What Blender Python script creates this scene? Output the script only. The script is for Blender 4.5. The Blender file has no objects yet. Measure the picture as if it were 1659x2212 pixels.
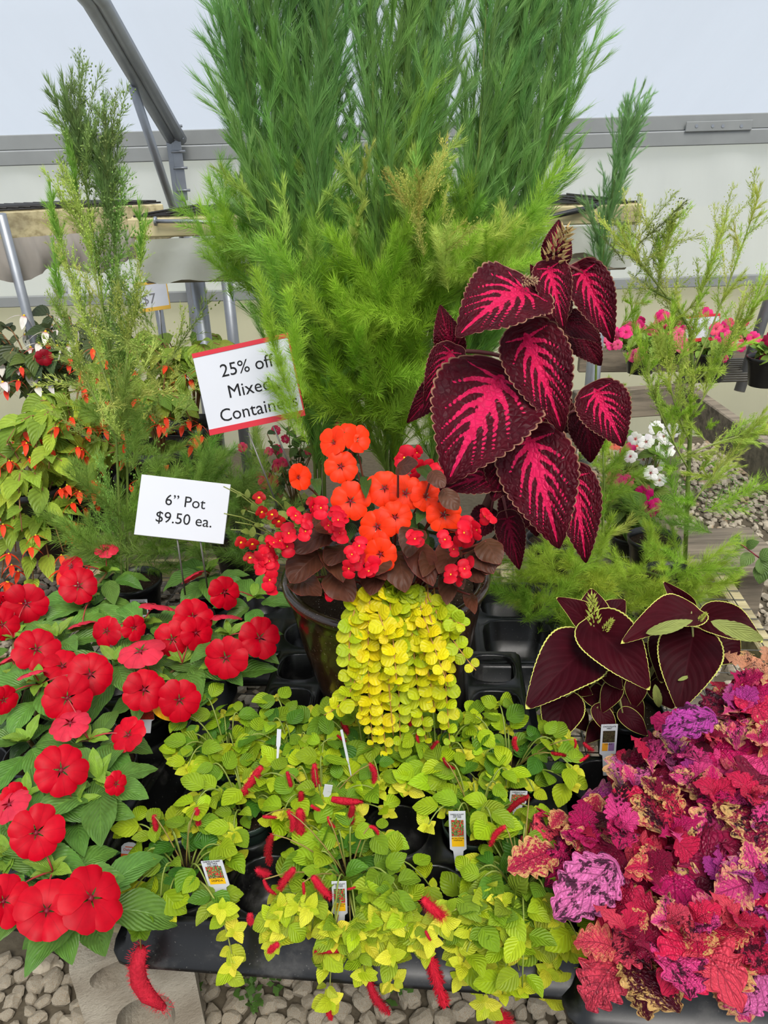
import bpy, math, random
import numpy as np
from mathutils import Matrix, Vector

random.seed(7)
rng = np.random.default_rng(7)
sc = bpy.context.scene
COL = sc.collection
PI = math.pi
R = math.radians

# ------------------------------------------------------------------ camera
FPX, IW, IH = 1600.0, 1659, 2212
EYE = Vector((0, 0, 1.6))
_p, _r = R(24.5), R(1.7)
FW = Vector((0, math.cos(_p), -math.sin(_p)))
_rt = Vector((1, 0, 0)); _up = _rt.cross(FW)
RT = math.cos(_r) * _rt - math.sin(_r) * _up
UP = math.sin(_r) * _rt + math.cos(_r) * _up
cam = bpy.data.cameras.new('camera'); camo = bpy.data.objects.new('camera', cam); COL.objects.link(camo)
cam.sensor_fit = 'VERTICAL'; cam.sensor_height = 36; cam.lens = 36 * FPX / IH
cam.clip_start = 0.02; cam.clip_end = 200
camo.matrix_world = Matrix(((RT.x, UP.x, -FW.x, EYE.x), (RT.y, UP.y, -FW.y, EYE.y), (RT.z, UP.z, -FW.z, EYE.z), (0, 0, 0, 1)))
sc.camera = camo

# ------------------------------------------------------------------ light
w = bpy.data.worlds.new('overcast_sky'); sc.world = w; w.use_nodes = True
bg = w.node_tree.nodes['Background']; bg.inputs[0].default_value = (0.90, 0.95, 1.0, 1); bg.inputs[1].default_value = 0.68
sun = bpy.data.lights.new('sun', 'SUN'); suno = bpy.data.objects.new('sun', sun); COL.objects.link(suno)
sun.energy = 6.8; sun.angle = R(32); sun.color = (1, 0.95, 0.88)
suno.rotation_euler = (R(34), R(10), 0)
vs = sc.view_settings
vs.view_transform = 'Standard'; vs.look = 'None'; vs.exposure = 0.0; vs.gamma = 1.0; vs.use_curve_mapping = False
try:
    sc.cycles.max_bounces = 5; sc.cycles.diffuse_bounces = 2; sc.cycles.glossy_bounces = 2
    sc.cycles.transmission_bounces = 6; sc.cycles.transparent_max_bounces = 8
    sc.cycles.use_denoising = True; sc.cycles.use_adaptive_sampling = True; sc.cycles.adaptive_threshold = 0.1; sc.cycles.adaptive_min_samples = 16
except Exception:
    pass

# ------------------------------------------------------------------ helpers
def S(r, g, b, a=1.0):
    f = lambda c: (c / 255 / 12.92) if c <= 10.3 else ((c / 255 + 0.055) / 1.055) ** 2.4
    return (f(r), f(g), f(b), a)

def ray(x, y): return FW + (x - IW / 2) / FPX * RT - (y - IH / 2) / FPX * UP
def PY(x, y, Y): d = ray(x, y); return EYE + d * (Y / d.y)          # photo direction met at forward distance Y
def PZ(x, y, z): d = ray(x, y); return EYE + d * ((z - EYE.z) / d.z)  # photo direction met at height z
def depth(p): return (Vector(p) - EYE).dot(FW)
def mpp(p): return depth(p) / FPX                                    # metres per photo pixel at p

WM = {}
def reg(o, M): WM[o.name] = M.copy()

def thing(name, label, cat, loc=(0, 0, 0), group=None, rotz=0):
    o = bpy.data.objects.new(name, None); COL.objects.link(o)
    o.empty_display_size = 0.05
    M = Matrix.Translation(loc) @ Matrix.Rotation(rotz, 4, 'Z')
    o.matrix_basis = M; reg(o, M)
    tag(o, label, cat, group)
    return o

def tag(o, label=None, cat=None, group=None, kind=None):
    if label: o['label'] = label
    if cat: o['category'] = cat
    if group: o['group'] = group
    if kind: o['kind'] = kind
    return o

def put(name, me, parent=None, M=None, color=None, label=None, kind=None):
    o = bpy.data.objects.new(name, me); COL.objects.link(o)
    M = M if M is not None else (WM[parent.name] if parent else Matrix())
    if parent:
        o.parent = parent; o.matrix_basis = WM[parent.name].inverted() @ M
    else:
        o.matrix_basis = M
    reg(o, M)
    if color is not None: o.color = color
    if label: o['label'] = label
    if kind: o['kind'] = kind
    return o

def wput(name, me, parent, color=None, label=None, kind=None):
    """link a mesh whose vertices are world coordinates"""
    return put(name, me, parent, Matrix(), color, label, kind)

def struct(name, me, label=None):
    o = put(name, me); o['kind'] = 'structure'
    if label: o['label'] = label
    return o

def mk(name, V, F, mat, smooth=True, uv=None, attrs=None):
    me = bpy.data.meshes.new(name)
    V = np.asarray(V, dtype=np.float32)
    if isinstance(F, np.ndarray):
        k = F.shape[1]; n = F.shape[0]
        me.vertices.add(len(V)); me.vertices.foreach_set('co', V.ravel())
        me.loops.add(n * k); me.loops.foreach_set('vertex_index', F.astype(np.int32).ravel())
        me.polygons.add(n); me.polygons.foreach_set('loop_start', np.arange(0, n * k, k, dtype=np.int32))
        me.polygons.foreach_set('loop_total', np.full(n, k, dtype=np.int32))
        me.update(calc_edges=True)
    else:
        me.from_pydata([tuple(map(float, v)) for v in V], [], [tuple(f) for f in F]); me.update()
    if uv is not None:
        l = me.uv_layers.new(name='UVMap'); li = np.zeros(len(me.loops), dtype=np.int32)
        me.loops.foreach_get('vertex_index', li)
        l.data.foreach_set('uv', np.asarray(uv, dtype=np.float32)[li].ravel())
    if attrs:
        for an, av in attrs.items():
            a = me.attributes.new(an, 'FLOAT', 'POINT'); a.data.foreach_set('value', np.asarray(av, dtype=np.float32).ravel())
    if mat: me.materials.append(mat)
    me.polygons.foreach_set('use_smooth', [smooth] * len(me.polygons))
    return me

class MB:
    """collects shapes into one mesh"""
    def __init__(s): s.V = []; s.F = []; s.M = []; s.mi = 0
    def add(s, V, F):
        o = len(s.V); s.V += [tuple(map(float, v)) for v in V]; s.F += [tuple(i + o for i in f) for f in F]; s.M += [s.mi] * len(F); return s
    def box(s, c, d, M=None, bev=0.0):
        x, y, z = d[0] / 2, d[1] / 2, d[2] / 2
        b = min(bev, x * .9, y * .9, z * .9)
        if b <= 0:
            V = [(-x, -y, -z), (x, -y, -z), (x, y, -z), (-x, y, -z), (-x, -y, z), (x, -y, z), (x, y, z), (-x, y, z)]
            F = [(0, 3, 2, 1), (4, 5, 6, 7), (0, 1, 5, 4), (1, 2, 6, 5), (2, 3, 7, 6), (3, 0, 4, 7)]
        else:
            V = []; idx = {}
            for sx in (-1, 1):
                for sy in (-1, 1):
                    for sz in (-1, 1):
                        for k in range(3):
                            p = [sx * (x - b), sy * (y - b), sz * (z - b)]
                            p[k] = (sx * x, sy * y, sz * z)[k]
                            idx[sx, sy, sz, k] = len(V); V.append(p)
            I = lambda a, b_, c_, k: idx[a, b_, c_, k]
            F = []
            for q in (-1, 1):
                F += [(I(q, -1, -1, 0), I(q, 1, -1, 0), I(q, 1, 1, 0), I(q, -1, 1, 0)), (I(-1, q, -1, 1), I(1, q, -1, 1), I(1, q, 1, 1), I(-1, q, 1, 1)),
                      (I(-1, -1, q, 2), I(1, -1, q, 2), I(1, 1, q, 2), I(-1, 1, q, 2))]
                for r_ in (-1, 1):
                    F += [(I(q, r_, -1, 0), I(q, r_, 1, 0), I(q, r_, 1, 1), I(q, r_, -1, 1)), (I(q, -1, r_, 0), I(q, 1, r_, 0), I(q, 1, r_, 2), I(q, -1, r_, 2)),
                          (I(-1, q, r_, 1), I(1, q, r_, 1), I(1, q, r_, 2), I(-1, q, r_, 2))]
                    for t in (-1, 1): F.append((I(q, r_, t, 0), I(q, r_, t, 1), I(q, r_, t, 2)))
        V = [Vector(v) for v in V]
        if M is not None: V = [M @ v for v in V]
        c = Vector(c)
        return s.add([v + c for v in V], F)
    def tube(s, pts, rad, n=8, cap=True):
        V, F = tube(pts, rad, n, cap); return s.add(V, F)
    def build(s, name, mat, smooth=False, recalc=True):
        me = mk(name, s.V, s.F, mat if not isinstance(mat, (list, tuple)) else None, smooth)
        if isinstance(mat, (list, tuple)):
            for m in mat: me.materials.append(m)
            me.polygons.foreach_set('material_index', s.M)
        if recalc:
            import bmesh
            b = bmesh.new(); b.from_mesh(me); bmesh.ops.recalc_face_normals(b, faces=b.faces); b.to_mesh(me); b.free()
        return me

def tube(pts, rad, n=8, cap=True):
    pts = [Vector(p) for p in pts]; m = len(pts)
    if not hasattr(rad, '__len__'): rad = [rad] * m
    V = []; F = []; nx = None
    for i, p in enumerate(pts):
        t = (pts[min(i + 1, m - 1)] - pts[max(i - 1, 0)])
        t = t.normalized() if t.length > 1e-9 else Vector((0, 0, 1))
        if nx is None: nx = t.orthogonal().normalized()
        else:
            nx = nx - t * nx.dot(t); nx = nx.normalized() if nx.length > 1e-6 else t.orthogonal().normalized()
        by = t.cross(nx)
        for k in range(n):
            a = 2 * PI * k / n; V.append(p + (nx * math.cos(a) + by * math.sin(a)) * rad[i])
    for i in range(m - 1):
        for k in range(n):
            a = i * n + k; b = i * n + (k + 1) % n; F.append((a, b, b + n, a + n))
    if cap: F.append(tuple(range(n - 1, -1, -1))); F.append(tuple((m - 1) * n + k for k in range(n)))
    return V, F

def tube_mesh(name, pts, rad, mat, n=8): 
    V, F = tube(pts, rad, n); return mk(name, V, F, mat, True)

def lathe(prof, n=32):
    V = []; F = []; m = len(prof)
    for r, z in prof:
        for k in range(n): a = 2 * PI * k / n; V.append((r * math.cos(a), r * math.sin(a), z))
    for i in range(m - 1):
        for k in range(n): F.append((i * n + k, i * n + (k + 1) % n, (i + 1) * n + (k + 1) % n, (i + 1) * n + k))
    return V, F

def bez(a, b, c, n=8):
    a, b, c = Vector(a), Vector(b), Vector(c)
    return [a * (1 - t) ** 2 + b * 2 * t * (1 - t) + c * t * t for t in [i / n for i in range(n + 1)]]

def frame(o, y, zh, sc_=(1, 1, 1)):
    y = Vector(y).normalized(); zh = Vector(zh)
    x = y.cross(zh); x = x.normalized() if x.length > 1e-6 else y.orthogonal().normalized()
    z = x.cross(y)
    if not hasattr(sc_, '__len__'): sc_ = (sc_,) * 3
    x, y, z = x * sc_[0], y * sc_[1], z * sc_[2]
    return Matrix(((x.x, y.x, z.x, o[0]), (x.y, y.y, z.y, o[1]), (x.z, y.z, z.z, o[2]), (0, 0, 0, 1)))

def frame_z(o, z, yh, s=1.0):
    z = Vector(z).normalized(); x = Vector(yh).cross(z); x = x.normalized() if x.length > 1e-6 else z.orthogonal().normalized()
    y = z.cross(x); x, y, z = x * s, y * s, z * s
    return Matrix(((x.x, y.x, z.x, o[0]), (x.y, y.y, z.y, o[1]), (x.z, y.z, z.z, o[2]), (0, 0, 0, 1)))

def tocam(p): return (EYE - Vector(p)).normalized()
def U(a, b): return random.uniform(a, b)
def jit(s): return Vector((U(-s, s), U(-s, s), U(-s, s)))
def mixc(a, b, t): return tuple(a[i] * (1 - t) + b[i] * t for i in range(3)) + (1.0,)
def vary(c, v=.15):
    k = 1 + U(-v, v); return tuple(max(0, min(1, c[i] * k * (1 + U(-v, v) * .4))) for i in range(3)) + (1.0,)

# ------------------------------------------------------------------ materials
class NT:
    def __init__(s, name):
        s.m = bpy.data.materials.new(name); s.m.use_nodes = True; s.t = s.m.node_tree; s.t.nodes.clear()
        s.out = s.t.nodes.new('ShaderNodeOutputMaterial')
    def n(s, typ, ins=None, **props):
        d = s.t.nodes.new('ShaderNode' + typ)
        for k, v in props.items(): setattr(d, k, v)
        for k, v in (ins or {}).items(): s.set(d, k, v)
        return d
    def set(s, d, k, v):
        i = d.inputs[k]
        if isinstance(v, bpy.types.NodeSocket): s.t.links.new(v, i)
        else:
            try: i.default_value = v
            except Exception: i.default_value = tuple(v)[:3]
    def math(s, op, a, b=0.0, c=None, clamp=False):
        ins = {0: a, 1: b}
        if c is not None: ins[2] = c
        return s.n('Math', ins, operation=op, use_clamp=clamp).outputs[0]
    def mix(s, f, a, b, mode='MIX'):
        d = s.n('Mix', None, data_type='RGBA', blend_type=mode)
        for k, v in ((0, f), (6, a), (7, b)): s.set(d, k, v)
        return d.outputs[2]
    def noise(s, vec, scale, detail=3, rough=.5, dim='3D'):
        ins = {'Scale': scale, 'Detail': detail, 'Roughness': rough}
        if vec is not None: ins['Vector'] = vec
        return s.n('TexNoise', ins, noise_dimensions=dim).outputs[0]
    def ramp(s, f, a, b):  # smooth threshold
        return s.n('MapRange', {0: f, 1: a, 2: b}, interpolation_type='SMOOTHSTEP', clamp=True).outputs[0]
    def bump(s, h, strength=.3, dist=.01): return s.n('Bump', {'Height': h, 'Strength': strength, 'Distance': dist}).outputs[0]
    def principled(s, col, rough=.5, spec=.4, normal=None, transl=0.0, tcol=None, metal=0.0, coat=0.0):
        ins = {'Base Color': col, 'Roughness': rough, 'Specular IOR Level': spec, 'Metallic': metal}
        if coat: ins['Coat Weight'] = coat
        if normal is not None: ins['Normal'] = normal
        p = s.n('BsdfPrincipled', ins)
        res = p.outputs[0]
        if transl > 0:
            ti = {'Color': tcol if tcol is not None else col}
            if normal is not None: ti['Normal'] = normal
            tr = s.n('BsdfTranslucent', ti)
            res = s.n('MixShader', {0: transl, 1: res, 2: tr.outputs[0]}).outputs[0]
        s.t.links.new(res, s.out.inputs[0]); return s.m

def objcol(n): return n.n('ObjectInfo').outputs['Color']
def objrnd(n): return n.n('ObjectInfo').outputs['Random']

def leaf_uv(n):
    """returns across (0 midrib .. 1 edge), along (0 base .. 1 tip), random-shifted uv vector"""
    uv = n.n('UVMap').outputs[0]
    sp = n.n('SeparateXYZ', {0: uv})
    a = n.math('ABSOLUTE', n.math('SUBTRACT', n.math('MULTIPLY', sp.outputs[0], 2.0), 1.0))
    sh = n.math('MULTIPLY', objrnd(n), 37.0)
    vec = n.n('VectorMath', {0: uv, 1: n.n('CombineXYZ', {0: sh, 1: sh, 2: sh}).outputs[0]}, operation='ADD').outputs[0]
    return a, sp.outputs[1], vec

def leaf_mat(name, vein_col=None, vein=.5, N=7, k=.42, rough=.45, spec=.35, transl=.25, nscale=5, nvar=.35, margin=None, mw=.1, bump=.35, blotch=None, bl=(.55, .65), midw=.06, sidew=.10):
    n = NT(name); a, t, vec = leaf_uv(n)
    col = objcol(n)
    nz = n.noise(vec, nscale, 3)
    f = n.math('ADD', n.math('MULTIPLY', nz, nvar * 2), 1 - nvar)
    col = n.mix(1.0, col, n.n('CombineColor', {0: f, 1: f, 2: f}).outputs[0], 'MULTIPLY')
    if blotch:
        b = n.ramp(n.noise(vec, nscale * 1.6, 4, .6), bl[0], bl[1]); col = n.mix(b, col, blotch)
    q = n.math('FRACT', n.math('MULTIPLY', n.math('SUBTRACT', t, n.math('MULTIPLY', a, k)), float(N)))
    d = n.math('ABSOLUTE', n.math('SUBTRACT', q, 0.5))
    side = n.math('SUBTRACT', 1.0, n.ramp(d, 0.0, sidew * 2))
    mid = n.math('SUBTRACT', 1.0, n.ramp(a, 0.0, midw))
    m = n.math('MAXIMUM', n.math('MULTIPLY', side, .6), mid)
    vc = vein_col if vein_col is not None else n.mix(1.0, col, (1.6, 1.6, 1.3, 1), 'MULTIPLY')
    col = n.mix(n.math('MULTIPLY', m, vein), col, vc)
    if margin:
        e = n.math('MAXIMUM', n.ramp(a, 1 - mw, 1 - mw * .7), n.ramp(t, 1 - mw * .7, 1 - mw * .4))
        col = n.mix(e, col, margin)
    h = n.math('SUBTRACT', d, n.math('MULTIPLY', mid, .5))
    return n.principled(col, rough, spec, n.bump(h, bump, .02) if bump else None, transl)

def plain(name, col, rough=.5, spec=.4, nscale=0, nvar=.2, bump=0, metal=0.0, transl=0.0, coat=0.0, use_obj=False, detail=4):
    n = NT(name); c = objcol(n) if use_obj else col; nm = None
    if nscale:
        tc = n.n('TexCoord').outputs['Object']
        nz = n.noise(tc, nscale, detail)
        f = n.math('ADD', n.math('MULTIPLY', nz, nvar * 2), 1 - nvar)
        c = n.mix(1.0, c, n.n('CombineColor', {0: f, 1: f, 2: f}).outputs[0], 'MULTIPLY')
        if bump: nm = n.bump(nz, bump, .01)
    return n.principled(c, rough, spec, nm, transl, metal=metal, coat=coat)

def wood_mat(name, c1, c2, scale=(3, 40, 40)):
    n = NT(name); tc = n.n('TexCoord').outputs['Object']
    mp = n.n('Mapping', {0: tc, 3: scale}).outputs[0]
    nz = n.noise(mp, 1.0, 5, .6); nb = n.noise(tc, 6, 3)
    col = n.mix(n.ramp(nz, .35, .68), c1, c2)
    col = n.mix(n.math('MULTIPLY', n.ramp(nb, .5, .75), .5), col, S(120, 112, 100))
    return n.principled(col, .8, .2, n.bump(nz, .3, .004))

def film_mat(name, col, transp, trans=.7):
    n = NT(name); tc = n.n('TexCoord').outputs['Object']
    nz = n.noise(n.n('Mapping', {0: tc, 3: (2.2, .3, .5)}).outputs[0], 1.5, 4, .6)
    f = n.math('ADD', n.math('MULTIPLY', nz, .14), .93)
    c = n.mix(1.0, col, n.n('CombineColor', {0: f, 1: f, 2: f}).outputs[0], 'MULTIPLY')
    nm = n.bump(nz, .25, .08)
    tr = n.n('BsdfTranslucent', {0: c}); df = n.n('BsdfPrincipled', {'Base Color': c, 'Roughness': .35, 'Specular IOR Level': .3, 'Normal': nm})
    a = n.n('MixShader', {0: trans, 1: df.outputs[0], 2: tr.outputs[0]})
    tp = n.n('BsdfTransparent', {0: (1, 1, 1, 1)})
    b = n.n('MixShader', {0: transp, 1: a.outputs[0], 2: tp.outputs[0]})
    n.t.links.new(b.outputs[0], n.out.inputs[0]); return n.m

def plastic_mat(name, base, dust, amt=.5):
    n = NT(name); tc = n.n('TexCoord').outputs['Object']
    a = n.noise(tc, 14, 5, .65); b = n.noise(tc, 260, 2, .5)
    g = n.n('NewGeometry'); up = n.n('SeparateXYZ', {0: g.outputs['Normal']}).outputs[2]
    d = n.math('MULTIPLY', n.ramp(a, .52, .85), amt)
    sp = n.math('MULTIPLY', n.ramp(b, .68, .74), .6)
    f = n.math('MAXIMUM', d, n.math('MULTIPLY', sp, .7))
    col = n.mix(f, base, dust)
    rg = n.math('ADD', n.math('MULTIPLY', f, .5), .3)
    return n.principled(col, rg, .5)

M_ = {}
M_['film_roof'] = film_mat('roof_film', S(196, 208, 226), .45)
M_['film_wall'] = film_mat('wall_film', S(226, 230, 232), .06)
M_['panel'] = film_mat('kick_panel', S(214, 210, 184), .04)
M_['galv'] = plain('galvanised_steel', S(150, 154, 160), .42, .5, 18, .18, .05, metal=.65)
M_['alu'] = plain('weathered_board', S(142, 145, 144), .6, .3, 9, .15, .1)
M_['wood'] = wood_mat('weathered_wood', S(205, 192, 150), S(160, 146, 108))
M_['oldwood'] = wood_mat('grey_wood', S(150, 138, 120), S(104, 96, 84))
M_['fabric'] = plain('shade_fabric', S(170, 163, 155), .85, .1, 7, .3, .5, transl=.25)
M_['plasticwrap'] = plain('plastic_wrap', S(205, 208, 198), .3, .4, 7, .2, .3, transl=.4)
M_['wire'] = plain('wire', S(120, 118, 112), .45, .5, 30, .2, metal=.6)
M_['darkwire'] = plain('dark_wire', S(58, 56, 54), .5, .5, 30, .2, metal=.5)
M_['black'] = plastic_mat('black_plastic', S(13, 13, 14), S(112, 110, 106), .38)
M_['potgreen'] = plastic_mat('dark_green_plastic', S(40, 54, 48), S(120, 128, 122), .4)
M_['potblack'] = plastic_mat('pot_black_plastic', S(24, 25, 26), S(90, 92, 94), .3)
M_['glaze'] = None
M_['white'] = plain('white_card', S(206, 208, 214), .45, .4, 6, .04)
M_['red_edge'] = plain('red_edging', S(200, 38, 52), .45, .4)
M_['yellow_edge'] = plain('yellow_edging', S(228, 178, 60), .45, .4)
M_['ink'] = plain('black_ink', S(22, 22, 24), .6, .2)
M_['greyink'] = plain('grey_ink', S(120, 120, 124), .6, .2)
M_['redink'] = plain('red_ink', S(196, 60, 40), .6, .2)
M_['concrete'] = None

def _soil():
    n = NT('potting_soil'); tc = n.n('TexCoord').outputs['Object']
    nz = n.noise(tc, 120, 4, .7); sp = n.ramp(n.noise(tc, 330, 1), .73, .76)
    col = n.mix(nz, S(26, 20, 15), S(72, 58, 44)); col = n.mix(sp, col, S(215, 210, 200))
    return n.principled(col, .95, .1, n.bump(nz, 1.0, .01))
M_['soil'] = _soil()
def _glaze():
    n = NT('brown_glaze'); tc = n.n('TexCoord').outputs['Object']
    nz = n.noise(n.n('Mapping', {0: tc, 3: (8, 8, 3)}).outputs[0], 1.4, 5, .65); sp = n.ramp(n.noise(tc, 190, 2), .66, .72)
    col = n.mix(n.ramp(nz, .3, .75), S(20, 13, 10), S(58, 36, 22)); col = n.mix(n.math('MULTIPLY', sp, .5), col, S(150, 132, 110))
    return n.principled(col, .22, .5, n.bump(nz, .15, .004), coat=.3)
M_['glaze'] = _glaze()
def _conc():
    n = NT('concrete'); tc = n.n('TexCoord').outputs['Object']
    nz = n.noise(tc, 90, 5, .7); big = n.noise(tc, 9, 3)
    col = n.mix(n.ramp(big, .3, .7), S(150, 140, 124), S(186, 178, 162)); col = n.mix(n.math('MULTIPLY', n.ramp(nz, .55, .8), .5), col, S(96, 88, 78))
    return n.principled(col, .95, .1, n.bump(nz, .8, .006))
M_['concrete'] = _conc()
def _stone():
    n = NT('gravel_stone'); tc = n.n('TexCoord').outputs['Object']
    r = objrnd(n); pz = n.noise(tc, 26, 3); nz = n.noise(tc, 140, 4, .65)
    col = n.mix(n.ramp(pz, .3, .7), S(160, 150, 132), S(208, 196, 174)); col = n.mix(n.math('MULTIPLY', n.ramp(n.noise(tc, 11, 1), .58, .66), .6), col, S(172, 142, 104))
    col = n.mix(n.math('MULTIPLY', nz, .45), col, S(98, 92, 84))
    return n.principled(col, .9, .15, n.bump(nz, .5, .004))
M_['stone'] = _stone()
M_['earth'] = plain('earth', S(96, 88, 74), .95, .1, 40, .4, .6)
M_['grass'] = plain('grass', S(176, 176, 150), .9, .1, 3, .3)

# foliage
M_['leaf_green'] = leaf_mat('impatiens_leaf', None, .5, N=9, k=.5, rough=.4, transl=.22)
M_['leaf_soft'] = leaf_mat('soft_leaf', None, .45, N=6, k=.45, rough=.5, transl=.35, nscale=3, nvar=.22)
M_['leaf_jenny'] = leaf_mat('round_leaf', None, .3, N=4, k=.3, rough=.45, transl=.35, nscale=3, nvar=.2, bump=.2)
M_['leaf_bronze'] = leaf_mat('bronze_leaf', S(120, 74, 58), .25, N=5, k=.4, rough=.4, spec=.16, transl=.08, margin=S(120, 56, 50), mw=.04, bump=.15)
M_['leaf_choc'] = leaf_mat('chocolate_leaf', S(100, 36, 48), .12, N=7, k=.5, rough=.55, spec=.08, transl=.06, nvar=.35, margin=S(206, 206, 104), mw=.05, bump=.10)
M_['leaf_lime_back'] = leaf_mat('lime_underside', S(120, 130, 60), .6, N=7, k=.5, rough=.6, transl=.2)
M_['leaf_begonia'] = leaf_mat('angel_wing_leaf', None, .4, N=5, k=.5, rough=.45, transl=.3, nvar=.3)
def _pinkleaf(name='pink_coleus_leaf', splash=None, fleck=None):
    n = NT(name); a, t, vec = leaf_uv(n); col = objcol(n); r = objrnd(n)
    nz = n.noise(vec, 7, 4, .6)
    q = n.math('FRACT', n.math('MULTIPLY', n.math('SUBTRACT', t, n.math('MULTIPLY', a, .4)), 7.0)); d = n.math('ABSOLUTE', n.math('SUBTRACT', q, .5))
    # fine network of dark veins
    vor = n.n('TexVoronoi', {'Vector': vec, 'Scale': 15.0}, feature='DISTANCE_TO_EDGE').outputs[0]
    net = n.math('MULTIPLY', n.math('SUBTRACT', 1.0, n.ramp(vor, .0, .09)), .45)
    side = n.math('SUBTRACT', 1.0, n.ramp(d, 0, .16)); mid = n.math('SUBTRACT', 1.0, n.ramp(a, 0, .07))
    m = n.math('MAXIMUM', net, n.math('MAXIMUM', n.math('MULTIPLY', side, .8), n.math('MULTIPLY', mid, .9)))
    dark = n.mix(.75, col, S(70, 8, 30))
    f = n.math('ADD', n.math('MULTIPLY', nz, .8), .6)
    c = n.mix(1.0, col, n.n('CombineColor', {0: f, 1: f, 2: f}).outputs[0], 'MULTIPLY')
    c = n.mix(m, c, dark)
    # dark feathered blotches on some leaves, straw flecks towards the margin on others
    bsel = n.ramp(n.math('FRACT', n.math('MULTIPLY', r, 7.3)), .62, .7)
    if splash is not None: bsel = splash
    bl = n.math('MULTIPLY', n.ramp(n.noise(vec, 6, 5, .7), .50, .56), bsel)
    c = n.mix(n.math('MULTIPLY', bl, .92), c, S(40, 8, 24))
    ysel = n.ramp(n.math('FRACT', n.math('MULTIPLY', r, 3.7)), .66, .8)
    if fleck is not None: ysel = fleck
    yn = n.math('MULTIPLY', n.ramp(n.math('ADD', n.noise(vec, 14, 4, .7), n.math('MULTIPLY', a, .26)), .62, .74), ysel)
    c = n.mix(n.math('MULTIPLY', yn, .8), c, S(240, 196, 120))
    return n.principled(c, .45, .35, n.bump(n.math('SUBTRACT', vor, n.math('MULTIPLY', side, .1)), .5, .03), .25)
M_['leaf_pink'] = _pinkleaf(); M_['leaf_splash'] = _pinkleaf('splashed_coleus_leaf', 1.0, 0.0); M_['leaf_fleck'] = _pinkleaf('flecked_coleus_leaf', 0.0, 1.0)
def _velvet():
    n = NT('velvet_coleus_leaf'); a, t, vec = leaf_uv(n)
    v = n.n('Attribute', attribute_name='vein').outputs['Fac']; e = n.n('Attribute', attribute_name='edge').outputs['Fac']
    nz = n.noise(vec, 26, 4, .7)
    vv = n.math('ADD', v, n.math('MULTIPLY', n.math('SUBTRACT', nz, .5), .95))
    f = n.ramp(vv, .38, .50)
    f = n.math('MULTIPLY', f, n.n('SeparateColor', {0: objcol(n)}).outputs[0])
    mz = n.noise(vec, 5, 3)
    maroon = n.mix(mz, S(40, 4, 15), S(92, 9, 27))
    pink = n.mix(n.noise(vec, 8, 2), S(196, 10, 64), S(230, 40, 100))
    c = n.mix(f, maroon, pink)
    vor = n.n('TexVoronoi', {'Vector': vec, 'Scale': 17.0}, feature='DISTANCE_TO_EDGE').outputs[0]
    net = n.math('SUBTRACT', 1.0, n.ramp(vor, 0, .1))
    c = n.mix(n.math('MULTIPLY', net, .22), c, S(36, 4, 14))
    c = n.mix(n.math('MULTIPLY', n.ramp(e, .955, .985), .65), c, S(186, 140, 110))
    return n.principled(c, .5, .16, n.bump(n.math('ADD', vor, n.math('MULTIPLY', v, -.15)), .4, .03), .08)
M_['leaf_velvet'] = _velvet()
def _petal(name, eye, rough=.45):
    n = NT(name); a, t, vec = leaf_uv(n); col = objcol(n)
    nz = n.noise(vec, 4, 3)
    f = n.math('ADD', n.math('MULTIPLY', nz, .5), .75)
    c = n.mix(1.0, col, n.n('CombineColor', {0: f, 1: f, 2: f}).outputs[0], 'MULTIPLY')
    mid = n.math('MULTIPLY', n.math('SUBTRACT', 1.0, n.ramp(a, 0, .05)), .25)
    c = n.mix(mid, c, eye); c = n.mix(n.math('MULTIPLY', n.math('SUBTRACT', 1.0, n.ramp(t, .02, .3)), .8), c, eye)
    return n.principled(c, rough, .18, None, .2)
M_['petal'] = _petal('petal', S(110, 2, 20))
M_['petal_soft'] = _petal('petal_soft', S(190, 40, 50))
M_['petal_flat'] = plain('small_petal', None, .5, .3, use_obj=True, transl=.25)
M_['stem'] = plain('stem', None, .5, .35, 40, .2, use_obj=True, transl=.1)
M_['needle'] = plain('feathery_foliage', None, .6, .25, use_obj=True, transl=.3)
M_['yellow'] = plain('stamen', S(240, 200, 40), .6, .2)
M_['eye'] = plain('flower_eye', S(120, 20, 40), .5, .3)
M_['catkin'] = plain('fuzz', None, .75, .1, 160, .4, .3, use_obj=True, transl=.15)
# ------------------------------------------------------------------ the greenhouse shell
WY = 4.55
def plane_grid(name, fn, nu, nv, mat):
    V = []; F = []
    for j in range(nv + 1):
        for i in range(nu + 1): V.append(fn(i / nu, j / nv))
    for j in range(nv):
        for i in range(nu): a = j * (nu + 1) + i; F.append((a, a + 1, a + nu + 2, a + nu + 1))
    return mk(name, V, F, mat, True)

struct('floor', plane_grid('floor', lambda u, v: (-4 + 8 * u, -2.5 + 7.05 * v, 0), 8, 8, M_['earth']))
FLOOR = bpy.data.objects['floor']
struct('outdoor_ground', plane_grid('outdoor_ground', lambda u, v: (-25 + 50 * u, WY + .06 + 30 * v, -.05), 4, 4, M_['grass']))

def wrinkle(x, z): return .012 * math.sin(7.3 * x + 1.2 * math.sin(3 * x)) * math.cos(2.1 * z + x) + .006 * math.sin(19 * x + 5 * z)
struct('wall_back', plane_grid('wall_back', lambda u, v: (-4 + 8 * u, WY + wrinkle(-4 + 8 * u, v), .98 + .74 * v), 160, 10, M_['film_wall']))
struct('wall_back_lower', plane_grid('wall_back_lower', lambda u, v: (-4 + 8 * u, WY + .02, -.02 + 1.0 * v), 8, 2, M_['panel']))

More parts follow.
